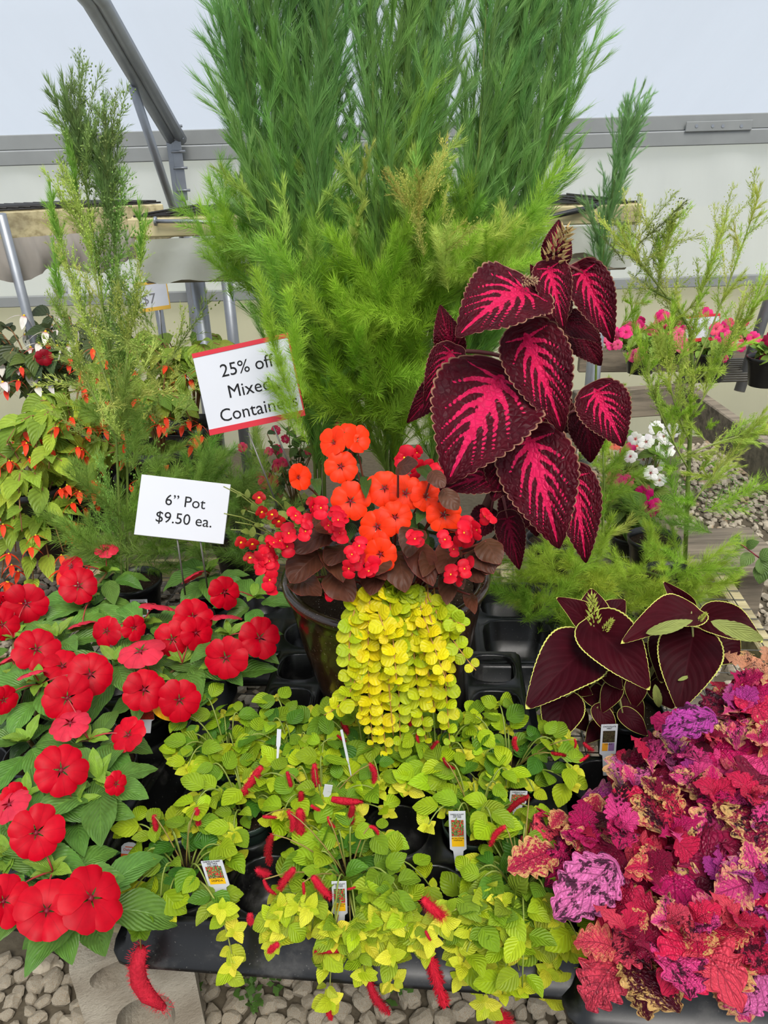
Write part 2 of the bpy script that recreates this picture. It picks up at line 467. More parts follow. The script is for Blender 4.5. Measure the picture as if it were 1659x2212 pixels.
postx = PY(385, 420, WY - .12).x
d = ray(192, 0); tt = (postx - EYE.x) / d.x; far = EYE + d * tt           # where the rafter leaves the picture
A = Vector((postx, WY - .1, 1.80))
k = (far - A); RAF = [A, far, far + k * .5 + Vector((0, 0, -.12)), far + k * 1.1 + Vector((0, 0, -.4))]
ry, rz = [p.y for p in RAF], [p.z for p in RAF]
prof_pts = [(WY + .02, 1.83)] + [(RAF[i].y + .02, RAF[i].z + .07) for i in (1, 2, 3)]
last = prof_pts[-1]
prof_pts += [(last[0] - 1.2, last[1] - .05), (last[0] - 2.6, last[1] - .5), (-2.6, 1.8)]
def roof(u, v):
    f = v * (len(prof_pts) - 1); i = min(int(f), len(prof_pts) - 2); f -= i
    a, b = prof_pts[i], prof_pts[i + 1]
    return (-4 + 8 * u, a[0] * (1 - f) + b[0] * f, a[1] * (1 - f) + b[1] * f)
struct('ceiling', plane_grid('ceiling', roof, 8, 36, M_['film_roof']))

def beam(name, a, b, w_, h_, mat, up=(0, 0, 1), bev=.004):
    a, b = Vector(a), Vector(b); M = frame((a + b) / 2, b - a, up); m = MB(); m.box((0, 0, 0), (w_, (b - a).length, h_), None, bev)
    me = m.build(name, mat); me.transform(M); return me
t1 = struct('trim_1', beam('hip_board', (-4, WY - .03, 1.81), (4, WY - .03, 1.81), .03, .075, M_['alu']))
t2 = struct('trim_2', beam('hip_board_lower', (-4, WY - .035, 1.733), (4, WY - .035, 1.733), .035, .072, M_['alu']))
struct('trim_3', beam('base_rail', (-4, WY - .03, .975), (4, WY - .03, .975), .04, .06, M_['alu']))
sp = PY(1553, 272, WY - .06)
m = MB(); m.box(sp, (.36, .008, .05), None, .003); pl = wput('splice_plate', m.build('splice_plate', M_['alu']), t1)
for bx in (1505, 1540, 1562, 1602):
    c = PY(bx, 272, WY - .066); V, F = lathe([(0, -.006), (.009, -.006), (.009, .0), (0, .0)], 8); 
    put('bolt', mk('bolt', V, F, M_['galv'], False), t1, Matrix.Translation(c) @ Matrix.Rotation(PI / 2, 4, 'X'))
# post, rafter and brace of the frame
po = struct('trim_4', beam('post', (postx, WY - .10, 0), (postx, WY - .10, 1.83), .05, .07, M_['galv'], (0, 1, 0)))
for zz in (1.86, 1.80, 1.74, 1.66, 1.55):
    put('bolt', tube_mesh('bolt', [(postx, WY - .15, zz), (postx + .075, WY - .15, zz)], .007, M_['galv'], 6), po)
m = MB(); m.box((postx + .03, WY - .14, 1.66), (.05, .006, .32), None, .002); put('bracket', m.build('bracket', M_['galv']), po)
ra = MB(); ra.tube([p for p in RAF], .035, 10); struct('trim_5', ra.build('rafter', M_['galv'], True))
ra = MB(); ra.tube([p + Vector((.05, 0, .0)) for p in RAF], .03, 10); struct('trim_6', ra.build('rafter_twin', M_['galv'], True))
dj = RAF[0] + (RAF[1] - RAF[0]) * .52
struct('trim_7', tube_mesh('brace', [dj + Vector((-.02, 0, -.03)), Vector((postx + .01, WY - .17, 1.30))], .021, M_['galv'], 10))

# ------------------------------------------------------------------ gravel
def stone_mesh(seed, sub):
    import bmesh
    b = bmesh.new(); bmesh.ops.create_icosphere(b, subdivisions=sub, radius=1.0)
    r = np.random.default_rng(seed)
    V = np.array([v.co[:] for v in b.verts]); F = np.array([[v.index for v in f.verts] for f in b.faces]); b.free()
    for _ in range(9):
        n = r.normal(size=3); n /= np.linalg.norm(n); h = r.uniform(.55, .85)
        dd = V @ n - h; V = V - np.outer(np.clip(dd, 0, None), n)
    V *= np.array([1, r.uniform(.65, .95), r.uniform(.5, .75)]); V += r.normal(size=V.shape) * .025
    return V, F
near = [stone_mesh(i, 2) for i in range(8)]; farst = [stone_mesh(50 + i, 1) for i in range(8)]
stone_me = [mk('stone', V, F, M_['stone'], False) for V, F in near]
def inreg(x0, x1, y0, y1, sp):
    out = []; y = y0
    while y < y1:
        x = x0
        while x < x1:
            out.append((x + U(-.4, .4) * sp, y + U(-.4, .4) * sp)); x += sp
        y += sp * .85
    return out
pts = []
for x, y in inreg(-1.15, .62, .56, 1.12, .036):
    q = Vector((x, y, .01)) - EYE; dd = q.dot(FW); px = IW / 2 + FPX * q.dot(RT) / dd; py = IH / 2 - FPX * q.dot(UP) / dd
    ok = -30 < px < 1330 and 1990 < py < 2260 and not (80 < px < 330 and py > 2080)
    pts.append((0 if ok else 1, abs(py - 2150), x, y))
pts.sort(); VV = []; FF = []; off = 0
def stone_M(x, y, s):
    return Matrix.Translation((x, y, s * U(.2, .55))) @ Matrix.Rotation(U(0, 6.28), 4, 'Z') @ Matrix.Rotation(U(-.5, .5), 4, 'X') @ Matrix.Diagonal((s, s, s, 1))
rest = []
for i, (nok, _, x, y) in enumerate(pts):
    s = U(.017, .031)
    if i < 300: put('stone', random.choice(stone_me), FLOOR, stone_M(x, y, s))
    else: rest.append((x, y, s, near))
for reg_, sp_ in (((-2.6, -.35, 1.5, 3.6), .043), ((-.35, .75, 1.12, 2.6), .046), ((.75, 3.4, 1.3, 4.4), .043)):
    for x, y in inreg(*reg_, sp_): rest.append((x, y, U(.016, .030), farst))
for x, y, s, lib in rest:
    V, F = random.choice(lib); Mx = np.array(stone_M(x, y, s)); P = V @ Mx[:3, :3].T + Mx[:3, 3]
    VV.append(P); FF.append(F + off); off += len(P)
put('gravel', mk('gravel', np.vstack(VV), np.vstack(FF), M_['stone'], False), FLOOR, kind='stuff')

# small weeds in the gravel
def tri_leafs(n, r0, h):
    V = []; F = []
    for _ in range(n):
        a = U(0, 6.28); rr = r0 * math.sqrt(U(0, 1)); c = Vector((rr * math.cos(a), rr * math.sin(a), U(.1, 1) * h)); s = U(.006, .013); t = U(0, 6.28)
        u = Vector((math.cos(t), math.sin(t), U(-.3, .5))) * s; v = Vector((-math.sin(t), math.cos(t), U(-.3, .3))) * s * .7
        o = len(V); V += [c - u, c - v, c + u, c + v]; F.append((o, o + 1, o + 2, o + 3))
    return V, F
wm = plain('weed_leaf', S(84, 120, 52), .6, .3, 30, .3, transl=.25)
for i, (x, y, z, r0, n_, lab) in enumerate(((560, 2150, 0, .05, 60, 'small green weed in the gravel below the middle tray'), (410, 2160, 0, .03, 30, 'tiny weed between stones beside the hanging red tassel'), (860, 2130, 0, .05, 50, 'low weed half hidden under the front tray edge'),
        (1600, 1090, 0, .32, 420, 'dark green ground weed beside the gravel path under the right bench'), (1075, 1560, .05, .22, 420, 'leafy weed growing under the wire bench top'))):
    V, F = tri_leafs(n_, r0, .05 if i < 3 else .12); p = PZ(x, y, z)
    o = put('ground_weed', mk('ground_weed', V, F, wm, False), None, Matrix.Translation((p.x, p.y, .012))); tag(o, lab, 'weed', 'weeds in the gravel', 'stuff')

# ------------------------------------------------------------------ front bench of wood and welded wire on concrete blocks
BZ = .44
BR = R(-6.0)
BC = Vector((.0, 1.45, 0))
BMAT = Matrix.Translation(BC) @ Matrix.Rotation(BR, 4, 'Z')
def bl(x, y, z=0): return BMAT @ Vector((x, y, z))                 # bench-local to world
bench = thing('plant_bench', 'low wood-framed wire-top bench carrying the front trays and the big planter', 'bench', BC, rotz=BR)
def bpart(name, a, b, w_, h_, mat): put(name, beam(name, a, b, w_, h_, mat), bench)
BX0, BX1, BY0, BY1 = -1.05, 1.0, -.585, .72
for yy in (BY0 + .02, BY1 - .02): bpart('rail', (BX0, yy, BZ - .045), (BX1, yy, BZ - .045), .038, .085, M_['wood'])
for xx in (BX0 + .02, -.45, .325, BX1 - .02): bpart('joist', (xx, BY0 + .04, BZ - .047), (xx, BY1 - .04, BZ - .047), .05, .085, M_['wood'])
wl = tube_mesh('wire', [(BX0, 0, 0), (BX1, 0, 0)], .0017, M_['wire'], 5); ws = tube_mesh('wire', [(0, BY0, 0), (0, BY1, 0)], .0017, M_['wire'], 5)
for i in range(27): put('wire', wl, bench, BMAT @ Matrix.Translation((0, BY0 + .02 + i * .051, BZ + .001)))
for i in range(20): put('wire', ws, bench, BMAT @ Matrix.Translation((BX0 + .03 + i * .1045, 0, BZ + .0045)))

def tile(w_, h_, r, n=24, pw=2.0, z=0):
    """rectangle with a rounded hole, returns outer ring, inner ring"""
    o = []; i_ = []
    for k in range(n):
        a = 2 * PI * (k + .5) / n; c, s = math.cos(a), math.sin(a)
        f = 1 / max(abs(c) / (w_ / 2), abs(s) / (h_ / 2)); o.append((c * f, s * f, z))
        g = (abs(c) ** pw + abs(s) ** pw) ** (-1 / pw); i_.append((c * g * r[0], s * g * r[1], z))
    for (sx, sy) in ((1, 1), (-1, 1), (-1, -1), (1, -1)):          # keep square corners
        j = min(range(n), key=lambda k: (o[k][0] - sx * w_ / 2) ** 2 + (o[k][1] - sy * h_ / 2) ** 2); o[j] = (sx * w_ / 2, sy * h_ / 2, z)
    return o, i_
def block_mesh():
    m = MB(); W_, H_, D_ = .20, .39, .19; n = 24
    for face in (-1, 1):
        for hz, th_, rr_, dep in ((.1425, .105, (.074, .036), .035), (-.02, .22, (.052, .07), .16)):
            o, i_ = tile(W_, th_, rr_, n, 2.6)
            V = [(x, face * D_ / 2, y + hz) for x, y, _ in o] + [(x, face * D_ / 2, y + hz) for x, y, _ in i_] + [(x * .85, face * max(.004, D_ / 2 - dep), y * .85 + hz) for x, y, _ in i_]
            F = [(k, (k + 1) % n, n + (k + 1) % n, n + k) for k in range(n)] + [(n + k, n + (k + 1) % n, 2 * n + (k + 1) % n, 2 * n + k) for k in range(n)] + [tuple(range(2 * n, 3 * n))]
            m.add(V, F)
        m.add([(-W_ / 2, face * D_ / 2, -.195), (W_ / 2, face * D_ / 2, -.195), (W_ / 2, face * D_ / 2, -.13), (-W_ / 2, face * D_ / 2, -.13)], [(0, 1, 2, 3)])
    x, y, zt, zb = W_ / 2, D_ / 2, .195, -.195
    for sx in (-1, 1): m.add([(sx * x, -y, zb), (sx * x, y, zb), (sx * x, y, zt), (sx * x, -y, zt)], [(0, 1, 2, 3)])
    for z in (zb, zt):  # ends with a shallow sash groove
        m.add([(-x, -y, z), (-.03, -y, z), (-.03, y, z), (-x, y, z), (.03, -y, z), (.03, y, z), (x, -y, z), (x, y, z)], [(0, 1, 2, 3), (1, 4, 5, 2), (4, 6, 7, 5)])
    return m.build('concrete_block', M_['concrete'])
bm_ = block_mesh()
bp = PZ(235, 2030, .38)
for i, (x, y, rz, lab) in enumerate(((bp.x + .0, bp.y + .085, R(20), 'hollow concrete block holding up the near left corner of the wire bench'), (bl(.8, -.52).x, bl(.8, -.52).y, R(-6), 'hollow concrete block under the near right corner of the wire bench'),
        (bl(.85, .6).x, bl(.85, .6).y, R(0), 'hollow concrete block under the far right corner of the wire bench'))):
    o = put('concrete_block', bm_, None, Matrix.Translation((x, y, .1775)) @ Matrix.Rotation(rz, 4, 'Z') @ Matrix.Diagonal((1, 1, .905, 1))); tag(o, lab, 'concrete block', 'concrete blocks under the wire bench')

# ------------------------------------------------------------------ black pot trays
def cell_mesh(pw, ph, r, hgt, pwr=2.0, n=24):
    m = MB(); o, i_ = tile(pw, ph, (r, r), n, pwr)
    _, i1 = tile(pw, ph, (r + .006, r + .006), n, pwr)
    rings = [o, [(x, y, .0) for x, y, _ in i1], [(x * .97, y * .97, .004) for x, y, _ in i1], [(x, y, .0) for x, y, _ in i_], [(x * .93, y * .93, -hgt * .55) for x, y, _ in i_], [(x * .9, y * .9, -hgt * .57) for x, y, _ in i_], [(x * .80, y * .80, -hgt) for x, y, _ in i_], [(x * .3, y * .3, -hgt) for x, y, _ in i_]]
    V = [p for r_ in rings for p in r_]; F = []
    for j in range(len(rings) - 1):
        for k_ in range(n): F.append((j * n + k_, j * n + (k_ + 1) % n, (j + 1) * n + (k_ + 1) % n, (j + 1) * n + k_))
    return mk('cell', V, F, M_['black'], True)
def tray(label, loc, rotz, rows, pitch, rowsp, r, hgt, group, pwr=2.0, stagger=True, tilt=None):
    """rows: list of cell counts; loc = deck centre"""
    t = thing('pot_tray', label, 'tray', loc, group, rotz)
    M = WM[t.name]
    if tilt is not None: M = M @ tilt
    cm = cell_mesh(pitch, rowsp, r, hgt, pwr); n = len(rows); mx = max(rows); pos = []
    for j, c in enumerate(rows):
        off_ = pitch / 2 if (stagger and j % 2) else 0
        for i in range(c):
            x = (i - (mx - 1) / 2) * pitch + off_; y = (j - (n - 1) / 2) * rowsp
            put('cell', cm, t, M @ Matrix.Translation((x, y, 0))); pos.append((j, i, M @ Vector((x, y, 0))))
    hx = mx * pitch / 2 + (pitch / 4 if stagger and n > 1 else 0); hy = n * rowsp / 2
    cx = pitch / 4 if stagger and n > 1 else 0
    m = MB()
    def ringr(ex, z, rr): return [(cx + sx * (hx + ex - rr) + rr * math.cos(a), sy * (hy + ex - rr) + rr * math.sin(a), z) for sx, sy, a0 in ((1, 1, 0), (-1, 1, 90), (-1, -1, 180), (1, -1, 270)) for a in [R(a0 + q) for q in (0, 30, 60, 90)]]
    rs = [ringr(-.012, -.002, .01), ringr(.004, -.002, .014), ringr(.010, -.008, .018), ringr(.026, -hgt + .012, .03), ringr(.042, -hgt + .010, .04), ringr(.042, -hgt, .04)]
    V = [p for r_ in rs for p in r_]; F = [(j * 16 + k_, j * 16 + (k_ + 1) % 16, (j + 1) * 16 + (k_ + 1) % 16, (j + 1) * 16 + k_) for j in range(len(rs) - 1) for k_ in range(16)]
    m.add(V, F)
    if stagger and n > 1:   # webs closing the half gaps at the row ends
        for j in range(n):
            xa = -mx * pitch / 2; xb = xa + pitch / 2; off_ = j % 2
            x0, x1 = (xa, xb) if off_ else (-xa, -xa + pitch / 2)
            if not off_ or rows[j] == mx: m.add([(x0, (j - n / 2) * rowsp, 0), (x1, (j - n / 2) * rowsp, 0), (x1, (j - n / 2 + 1) * rowsp, 0), (x0, (j - n / 2 + 1) * rowsp, 0)], [(0, 1, 2, 3)])
    put('skirt', m.build('skirt', M_['black'], True), t, M)
    return t, pos
DZ = BZ + .082
TG = 'black plastic pot trays on the wire bench'
_, midcells = tray('black plastic tray holding the yellow-green chenille plants in front', (-.062, .985, DZ), BR, [5, 5, 5], .138, .128, .056, .076, TG)
_, leftcells = tray('dusty black tray holding the red impatiens on the left', (-.69, 1.217, DZ), R(-10), [3, 3, 3, 3], .150, .152, .060, .076, TG, stagger=False)
_, rightcells = tray('black tray holding the pink coleus at the near right corner', (.56, .905, DZ), BR, [3, 3, 3], .165, .150, .062, .076, TG, stagger=False)
_, emptycells = tray('empty black tray with deep square cells right of the planter', (.43, 1.62, DZ + .02), R(-4), [2, 2], .20, .19, .085, .096, TG, pwr=4.5, stagger=False)
_, fcr = tray('empty two-cell black tray against the right foot of the big planter', (.235, 1.34, DZ + .03), R(-5), [1, 1], .118, .135, .050, .105, TG, pwr=3, stagger=False)
_, fcl = tray('empty two-cell black tray against the left foot of the big planter', (-.215, 1.37, DZ + .03), R(-5), [1, 1], .112, .13, .048, .105, TG, pwr=3, stagger=False)
_, lbcells = tray('black tray holding the back row of red impatiens behind the planter foot', (-.35, 1.70, DZ), R(-3), [3, 3], .150, .15, .060, .076, TG, stagger=False)

# ------------------------------------------------------------------ pots
def pot_mesh(name, r, h, mat):
    V, F = lathe([(r * .72, 0), (r * .92, h * .84), (r * .93, h * .85), (r * 1.0, h * .86), (r * 1.03, h * 1.0), (r * .98, h * 1.0), (r * .93, h * .84), (r * .7, .004), (.001, .004)], 28)
    return mk(name, V, F, mat, True)
def soil_mesh(r):
    V, F = lathe([(r, 0), (r * .7, .003), (r * .35, .002), (.001, .004)], 20); r_ = np.random.default_rng(3)
    V = np.array(V); V[:, 2] += r_.uniform(-.002, .003, len(V)); return mk('soil', V, F, M_['soil'], True)
POT = {}
def potted(t, c, r=.056, h=.11, mat='potgreen'):
    """pot and soil under thing t; c = centre on the surface it stands on; returns soil height"""
    key = (r, h, mat)
    if key not in POT: POT[key] = (pot_mesh('pot', r, h, M_[mat]), soil_mesh(r * .93))
    M = Matrix.Translation(c); put('pot', POT[key][0], t, M); put('soil', POT[key][1], t, M @ Matrix.Translation((0, 0, h * .86)))
    return c[2] + h * .86

# ------------------------------------------------------------------ benches behind
def hbench(name, label, cs, h_, mat):
    t = thing(name, label, 'bench', cs); return t
# centre bench near eye level
bL, bR_ = PY(277, 472, 2.5), PY(1384, 440, 2.5); cz = (bL.z + bR_.z) / 2
t = thing('wire_bench', 'tall wooden bench with wire mesh top behind the feathery plants', 'bench', ((bL.x + bR_.x) / 2, 2.9, 0))
put('front_board', beam('front_board', (bL.x, 2.5, cz - .028), (bR_.x, 2.5, cz - .028), .04, .056, M_['wood']), t, Matrix())
put('lower_board', beam('lower_board', (bL.x + .03, 2.5, cz - .145), (bR_.x - .03, 2.5, cz - .145), .04, .10, M_['oldwood']), t, Matrix())
put('back_board', beam('back_board', (bL.x, 3.3, cz - .04), (bR_.x, 3.3, cz - .04), .04, .085, M_['wood']), t, Matrix())
for xx in (bL.x + .02, (bL.x + bR_.x) / 2, bR_.x - .02): put('end_board', beam('end_board', (xx, 2.52, cz - .04), (xx, 3.28, cz - .04), .04, .085, M_['wood']), t, Matrix())
V = []; F = []; nn = 60
for i in range(nn + 1):
    x = bL.x + .02 + (bR_.x - bL.x - .04) * i / nn
    for j in range(7):
        v = j / 6; V.append((x, 2.474 - .010 * math.sin(i * .9 + v * 3) - .004, cz - .06 - v * (.11 + .025 * math.sin(i * .33) + .012 * math.sin(i * .9))))
for i in range(nn):
    for j in range(6): a = i * 7 + j; F.append((a, a + 1, a + 8, a + 7))
put('plastic_wrap', mk('plastic_wrap', V, F, M_['plasticwrap'], True), t, Matrix())
for i in range(15): 
    y = 2.5 + i * .057; put('wire', tube_mesh('wire', [(bL.x + U(0, .05), y, cz + .006), (-.1, y, cz + .006 + U(0, .012)), (bR_.x - U(0, .05), y, cz + .006)], .0035, M_['darkwire'], 5), t, Matrix())
for i in range(22):
    x = bL.x + .05 + i * (bR_.x - bL.x - .1) / 21; put('wire', tube_mesh('wire', [(x, 2.5, cz + .012), (x + U(-.01, .01), 3.3, cz + .012)], .0035, M_['darkwire'], 5), t, Matrix())
for px in (425, 1300):
    q = PY(px, 600, 2.62); put('leg', tube_mesh('leg', [(q.x, 2.62, 0), (q.x, 2.62, cz - .05)], .026, M_['galv'], 12), t, Matrix())
for yy in (3.2,):
    for xx in (bL.x + .15, bR_.x - .15): put('leg', tube_mesh('leg', [(xx, yy, 0), (xx, yy, cz - .05)], .024, M_['galv'], 10), t, Matrix())
a, b = PY(338, 478, 2.46), PY(500, 484, 2.455)
o = thing('steel_spike', 'thick steel spike with a round head lying along the tall bench front', 'spike', a)
put('shank', tube_mesh('shank', [a, (a + b) / 2 + Vector((0, 0, .004)), b], .006, M_['galv'], 8), o, Matrix()); put('head', tube_mesh('head', [a - (b - a).normalized() * .006, a], .014, M_['galv'], 12), o, Matrix())
hp = [PY(x, y, Y) for x, y, Y in ((1130, 478, 2.44), (1190, 468, 2.45), (1260, 452, 2.47), (1310, 440, 2.5), (1335, 432, 2.52), (1352, 440, 2.49))]
o = put('hose', tube_mesh('hose', hp, .0085, M_['potblack'], 8)); tag(o, 'thin black irrigation hose lying over the front edge of the tall bench', 'hose')

# left bench, running away to the left
a = PY(-260, 478, 2.55); b = PY(345, 424, 3.25); ed = (b - a); ed.z = 0; L = ed.length; edn = ed.normalized(); bk = Vector((-edn.y, edn.x, 0)); zt = (a.z + b.z) / 2 - .01
t = thing('wooden_bench', 'wooden bench with a slack fabric skirt at the far left', 'bench', (a.x * .5 + b.x * .5 + bk.x * .3, a.y * .5 + b.y * .5 + bk.y * .3, 0))
A0 = Vector((a.x, a.y, zt)); B0 = Vector((b.x, b.y, zt))
put('front_board', beam('front_board', A0 - Vector((0, 0, .045)), B0 - Vector((0, 0, .045)), .04, .09, M_['wood']), t, Matrix())
put('back_board', beam('back_board', A0 + bk * .7 - Vector((0, 0, .045)), B0 + bk * .7 - Vector((0, 0, .045)), .04, .09, M_['wood']), t, Matrix())
put('end_board', beam('end_board', B0 - Vector((0, 0, .045)) - edn * .02, B0 + bk * .7 - Vector((0, 0, .045)) - edn * .02, .04, .09, M_['oldwood']), t, Matrix())
V = []; F = []; nn = 70
for i in range(nn + 1):
    for j in range(9):
        v = j / 8; p = A0 + edn * (L * i / nn) - bk * (.03 + .016 * math.sin(v * PI) + .012 * math.sin(i * .8 + 2 * v) * v + .008 * math.sin(i * 1.9 - 3 * v)); p.z = zt - .085 - v * (.13 + .02 * math.sin(i * .3)); V.append(p)
for i in range(nn):
    for j in range(8): q = i * 9 + j; F.append((q, q + 1, q + 10, q + 9))
put('fabric_skirt', mk('fabric_skirt', V, F, M_['fabric'], True), t, Matrix())
for i in range(14):
    q = A0 + bk * (i * .054); e_ = B0 + bk * (i * .054); put('wire', tube_mesh('wire', [q + Vector((0, 0, .006)), e_ + Vector((0, 0, .006))], .0035, M_['darkwire'], 5), t, Matrix())
for i in range(24):
    q = A0 + edn * (L * (i + .5) / 24); put('wire', tube_mesh('wire', [q + Vector((0, 0, .012)), q + bk * .7 + Vector((0, 0, .012))], .0035, M_['darkwire'], 5), t, Matrix())
l1, l2 = PY(22, 540, 2.75), PY(62, 690, 2.8); dirn = (l2 - l1).normalized()
put('leg', tube_mesh('leg', [l1 - dirn * .12, l2 + dirn * (l2.z / -dirn.z if dirn.z < 0 else .8)], .018, M_['galv'], 10), t, Matrix())
put('leg', tube_mesh('leg', [(B0.x - .1, B0.y + .1, 0), (B0.x - .1, B0.y + .1, zt - .06)], .018, M_['galv'], 10), t, Matrix())

# right bench: boards, receding rail and slats
rz_ = .80
ra_, rb_ = PZ(1330, 838, rz_), PZ(1475, 838, rz_)
t = thing('slatted_bench', 'weathered wooden bench with wire slats holding pink flowers at right', 'bench', (1.7, 3.3, 0))
fr0 = PZ(1240, 845, rz_); fr1 = PZ(1480, 830, rz_); fr2 = PZ(1700, 985, rz_)
put('rail', beam('rail', fr0 - Vector((0, 0, .06)), fr1 - Vector((0, 0, .06)), .04, .12, M_['oldwood']), t, Matrix())
put('rail', beam('rail', fr1 - Vector((0, 0, .06)), fr2 - Vector((0, 0, .06)), .045, .13, M_['oldwood']), t, Matrix())
bk0 = PZ(1250, 775, rz_); bk1 = PZ(1900, 770, rz_)
put('rail', beam('rail', bk0 - Vector((0, 0, .0)), bk1 - Vector((0, 0, .0)), .04, .12, M_['oldwood']), t, Matrix())
for i in range(12):
    f = (i + .5) / 12; p0 = fr1.lerp(bk0.lerp(bk1, .42), f); p1 = fr2.lerp(bk1, f) if False else Vector((p0.x + 1.3, p0.y - .02, rz_))
    put('wire', tube_mesh('wire', [Vector((p0.x - .05, p0.y, rz_ + .004)), Vector((p1.x, p1.y, rz_ + .004))], .005, M_['wire'], 5), t, Matrix())
for q in (fr0, fr1, bk1): put('leg', beam('leg', (q.x, q.y + .06, 0), (q.x, q.y + .06, rz_ - .08), .08, .08, M_['oldwood'], (0, 1, 0)), t, Matrix())
l1, l2 = PY(1659, 655, 3.15), PY(1597, 845, 3.05); dn = (l2 - l1).normalized()
o = put('pipe_brace', tube_mesh('pipe_brace', [l1 - dn * 1.5, l2], .022, M_['galv'], 10)); tag(o, 'slanting grey steel pipe at the right edge above the slatted bench', 'pipe')
# ------------------------------------------------------------------ leaf and flower shapes (unit length along +Y, normal +Z)
def leaf_mesh(name, mat, prof, nv=14, nu=6, teeth=0, amp=.0, round_=False, arc=.08, fold=.15, lobe=0.0, wave=0.0, wn=2.5, quilt=0.0, qn=7, qk=.42, curl=0.0, seed=0, asym=0.0, tp=1.0, attrs=None, side_curl=0.0):
    r = np.random.default_rng(seed)
    t = np.linspace(0, 1, nv + 1) ** tp; s = np.linspace(-1, 1, nu + 1)
    T, Sg = np.meshgrid(t, s, indexing='ij'); W = prof(T); A = np.abs(Sg)
    if asym: W = W * (1 + asym * np.sign(Sg))
    if teeth:
        ph = T * teeth + .25 * np.sign(Sg)
        tooth = np.abs(np.sin(PI * ph)) ** .7 if round_ else 1 - np.mod(ph, 1.0)
        taper = np.clip(np.minimum(T / .06, (1 - T) / .05), 0, 1)
        W = W * (1 + (tooth - .5) * amp * 2 * taper * A ** 3 / np.maximum(W / W.max(), .35))
    X = Sg * W
    Y = T - lobe * A ** 1.5 * (1 - T) ** 4
    if teeth and not round_: Y = Y + .6 * amp * A ** 3 * (np.mod(T * teeth, 1.0) - .5) * .3
    Z = arc * 4 * T * (1 - T) + fold * np.abs(X) + wave * np.sin(2 * PI * wn * T + r.uniform(0, 6) + np.sign(Sg) * 1.1) * A ** 2 * np.minimum(1, W / max(W.max(), 1e-6) * 1.2)
    if quilt: Z = Z + quilt * np.abs(np.sin(PI * qn * (T - qk * A))) * np.clip(A * 4, 0, 1)
    if curl: Z = Z - curl * T ** 3
    if side_curl: Z = Z - side_curl * A ** 4 * W
    Yf = Y; V = np.stack([X, Yf, Z], -1).reshape(-1, 3)
    idx = np.arange((nv + 1) * (nu + 1)).reshape(nv + 1, nu + 1)
    F = np.stack([idx[:-1, :-1], idx[:-1, 1:], idx[1:, 1:], idx[1:, :-1]], -1).reshape(-1, 4)
    uv = np.stack([Sg * .5 + .5, T], -1).reshape(-1, 2)
    at = attrs(X, Y, T, Sg, W) if attrs else None
    return mk(name, V, F, mat, True, uv, at)

P_ = lambda w_, p, e: (lambda t: w_ * np.sin(PI * np.clip(t, 0, 1) ** p) ** e + 1e-4)
def P_cord(w_): return lambda t: w_ * np.clip(np.sin(PI * np.clip(t, 0, 1) ** .60), 0, 1) ** .62 * (1 - .42 * t ** 2.2) * 1.12 + 1e-4

def velvet_attrs(X, Y, T, Sg, W):
    """distance field of the branching pink vein pattern"""
    v = np.zeros_like(X); wmax = W.max()
    def seg(p0, p1, r0, r1):
        nonlocal v
        p0 = np.array(p0); p1 = np.array(p1); d = p1 - p0; L2 = (d ** 2).sum()
        u = np.clip(((X - p0[0]) * d[0] + (Y - p0[1]) * d[1]) / L2, 0, 1)
        dist = np.hypot(X - p0[0] - u * d[0], Y - p0[1] - u * d[1]); rr = r0 + (r1 - r0) * u
        v = np.maximum(v, np.clip(1 - .5 * dist / rr, 0, 1))
    seg((0, -.02), (0, .35), .034, .050); seg((0, .35), (0, .60), .050, .030); seg((0, .6), (0, .93), .030, .009)
    for sg in (-1, 1):
        for y0, dx, dy, r0 in ((.00, .80, -.01, .016), (.03, .80, .24, .028), (.10, .70, .42, .034), (.22, .56, .46, .032), (.38, .42, .38, .024), (.54, .28, .26, .014)):
            y1 = y0 + dy; x1 = sg * wmax * dx * .95
            xm, ym = x1 * .5, y0 + dy * .36
            seg((0, y0), (xm, ym), r0 * 1.1, r0 * .6); seg((xm, ym), (x1 * .92, y1), r0 * .6, .003)
    return {'vein': v, 'edge': np.abs(Sg)}

L = {}
L['velvet'] = [leaf_mesh('leaf', M_['leaf_velvet'], P_cord(.47), 96, 30, 15, .035, True, arc=.10, fold=f, lobe=.17, wave=.03, wn=2, quilt=.016, qn=9, curl=c, seed=i, attrs=velvet_attrs, tp=1.15) for i, (f, c) in enumerate(((.10, .05), (.22, .1), (.02, .12)))]
L['choc'] = [leaf_mesh('leaf', M_['leaf_choc'], P_cord(.46), 64, 20, 24, .018, True, arc=.10, fold=f, lobe=.15, wave=.03, wn=1.5, quilt=.003, qn=8, curl=.06, seed=i, tp=1.15) for i, f in enumerate((.12, .3, -.1))]
L['imp'] = [leaf_mesh('leaf', M_['leaf_green'], P_(.25, .85, .85), 30, 8, 15, .022, False, arc=a, fold=.25, wave=.02, quilt=.008, qn=9, curl=.04, seed=i) for i, a in enumerate((.08, .14, .03))]
L['chen'] = [leaf_mesh('leaf', M_['leaf_soft'], P_(.36, .72, .8), 16, 6, 8, .05, False, arc=a, fold=f, lobe=.05, quilt=.012, qn=6, curl=.05, seed=i) for i, (a, f) in enumerate(((.06, .2), (.12, .35), (.0, .1)))]
L['jenny'] = [leaf_mesh('leaf', M_['leaf_jenny'], P_(.48, .95, .55), 10, 6, 0, arc=a, fold=.1, lobe=.06, seed=i, wave=.04, wn=1) for i, a in enumerate((.05, .12))]
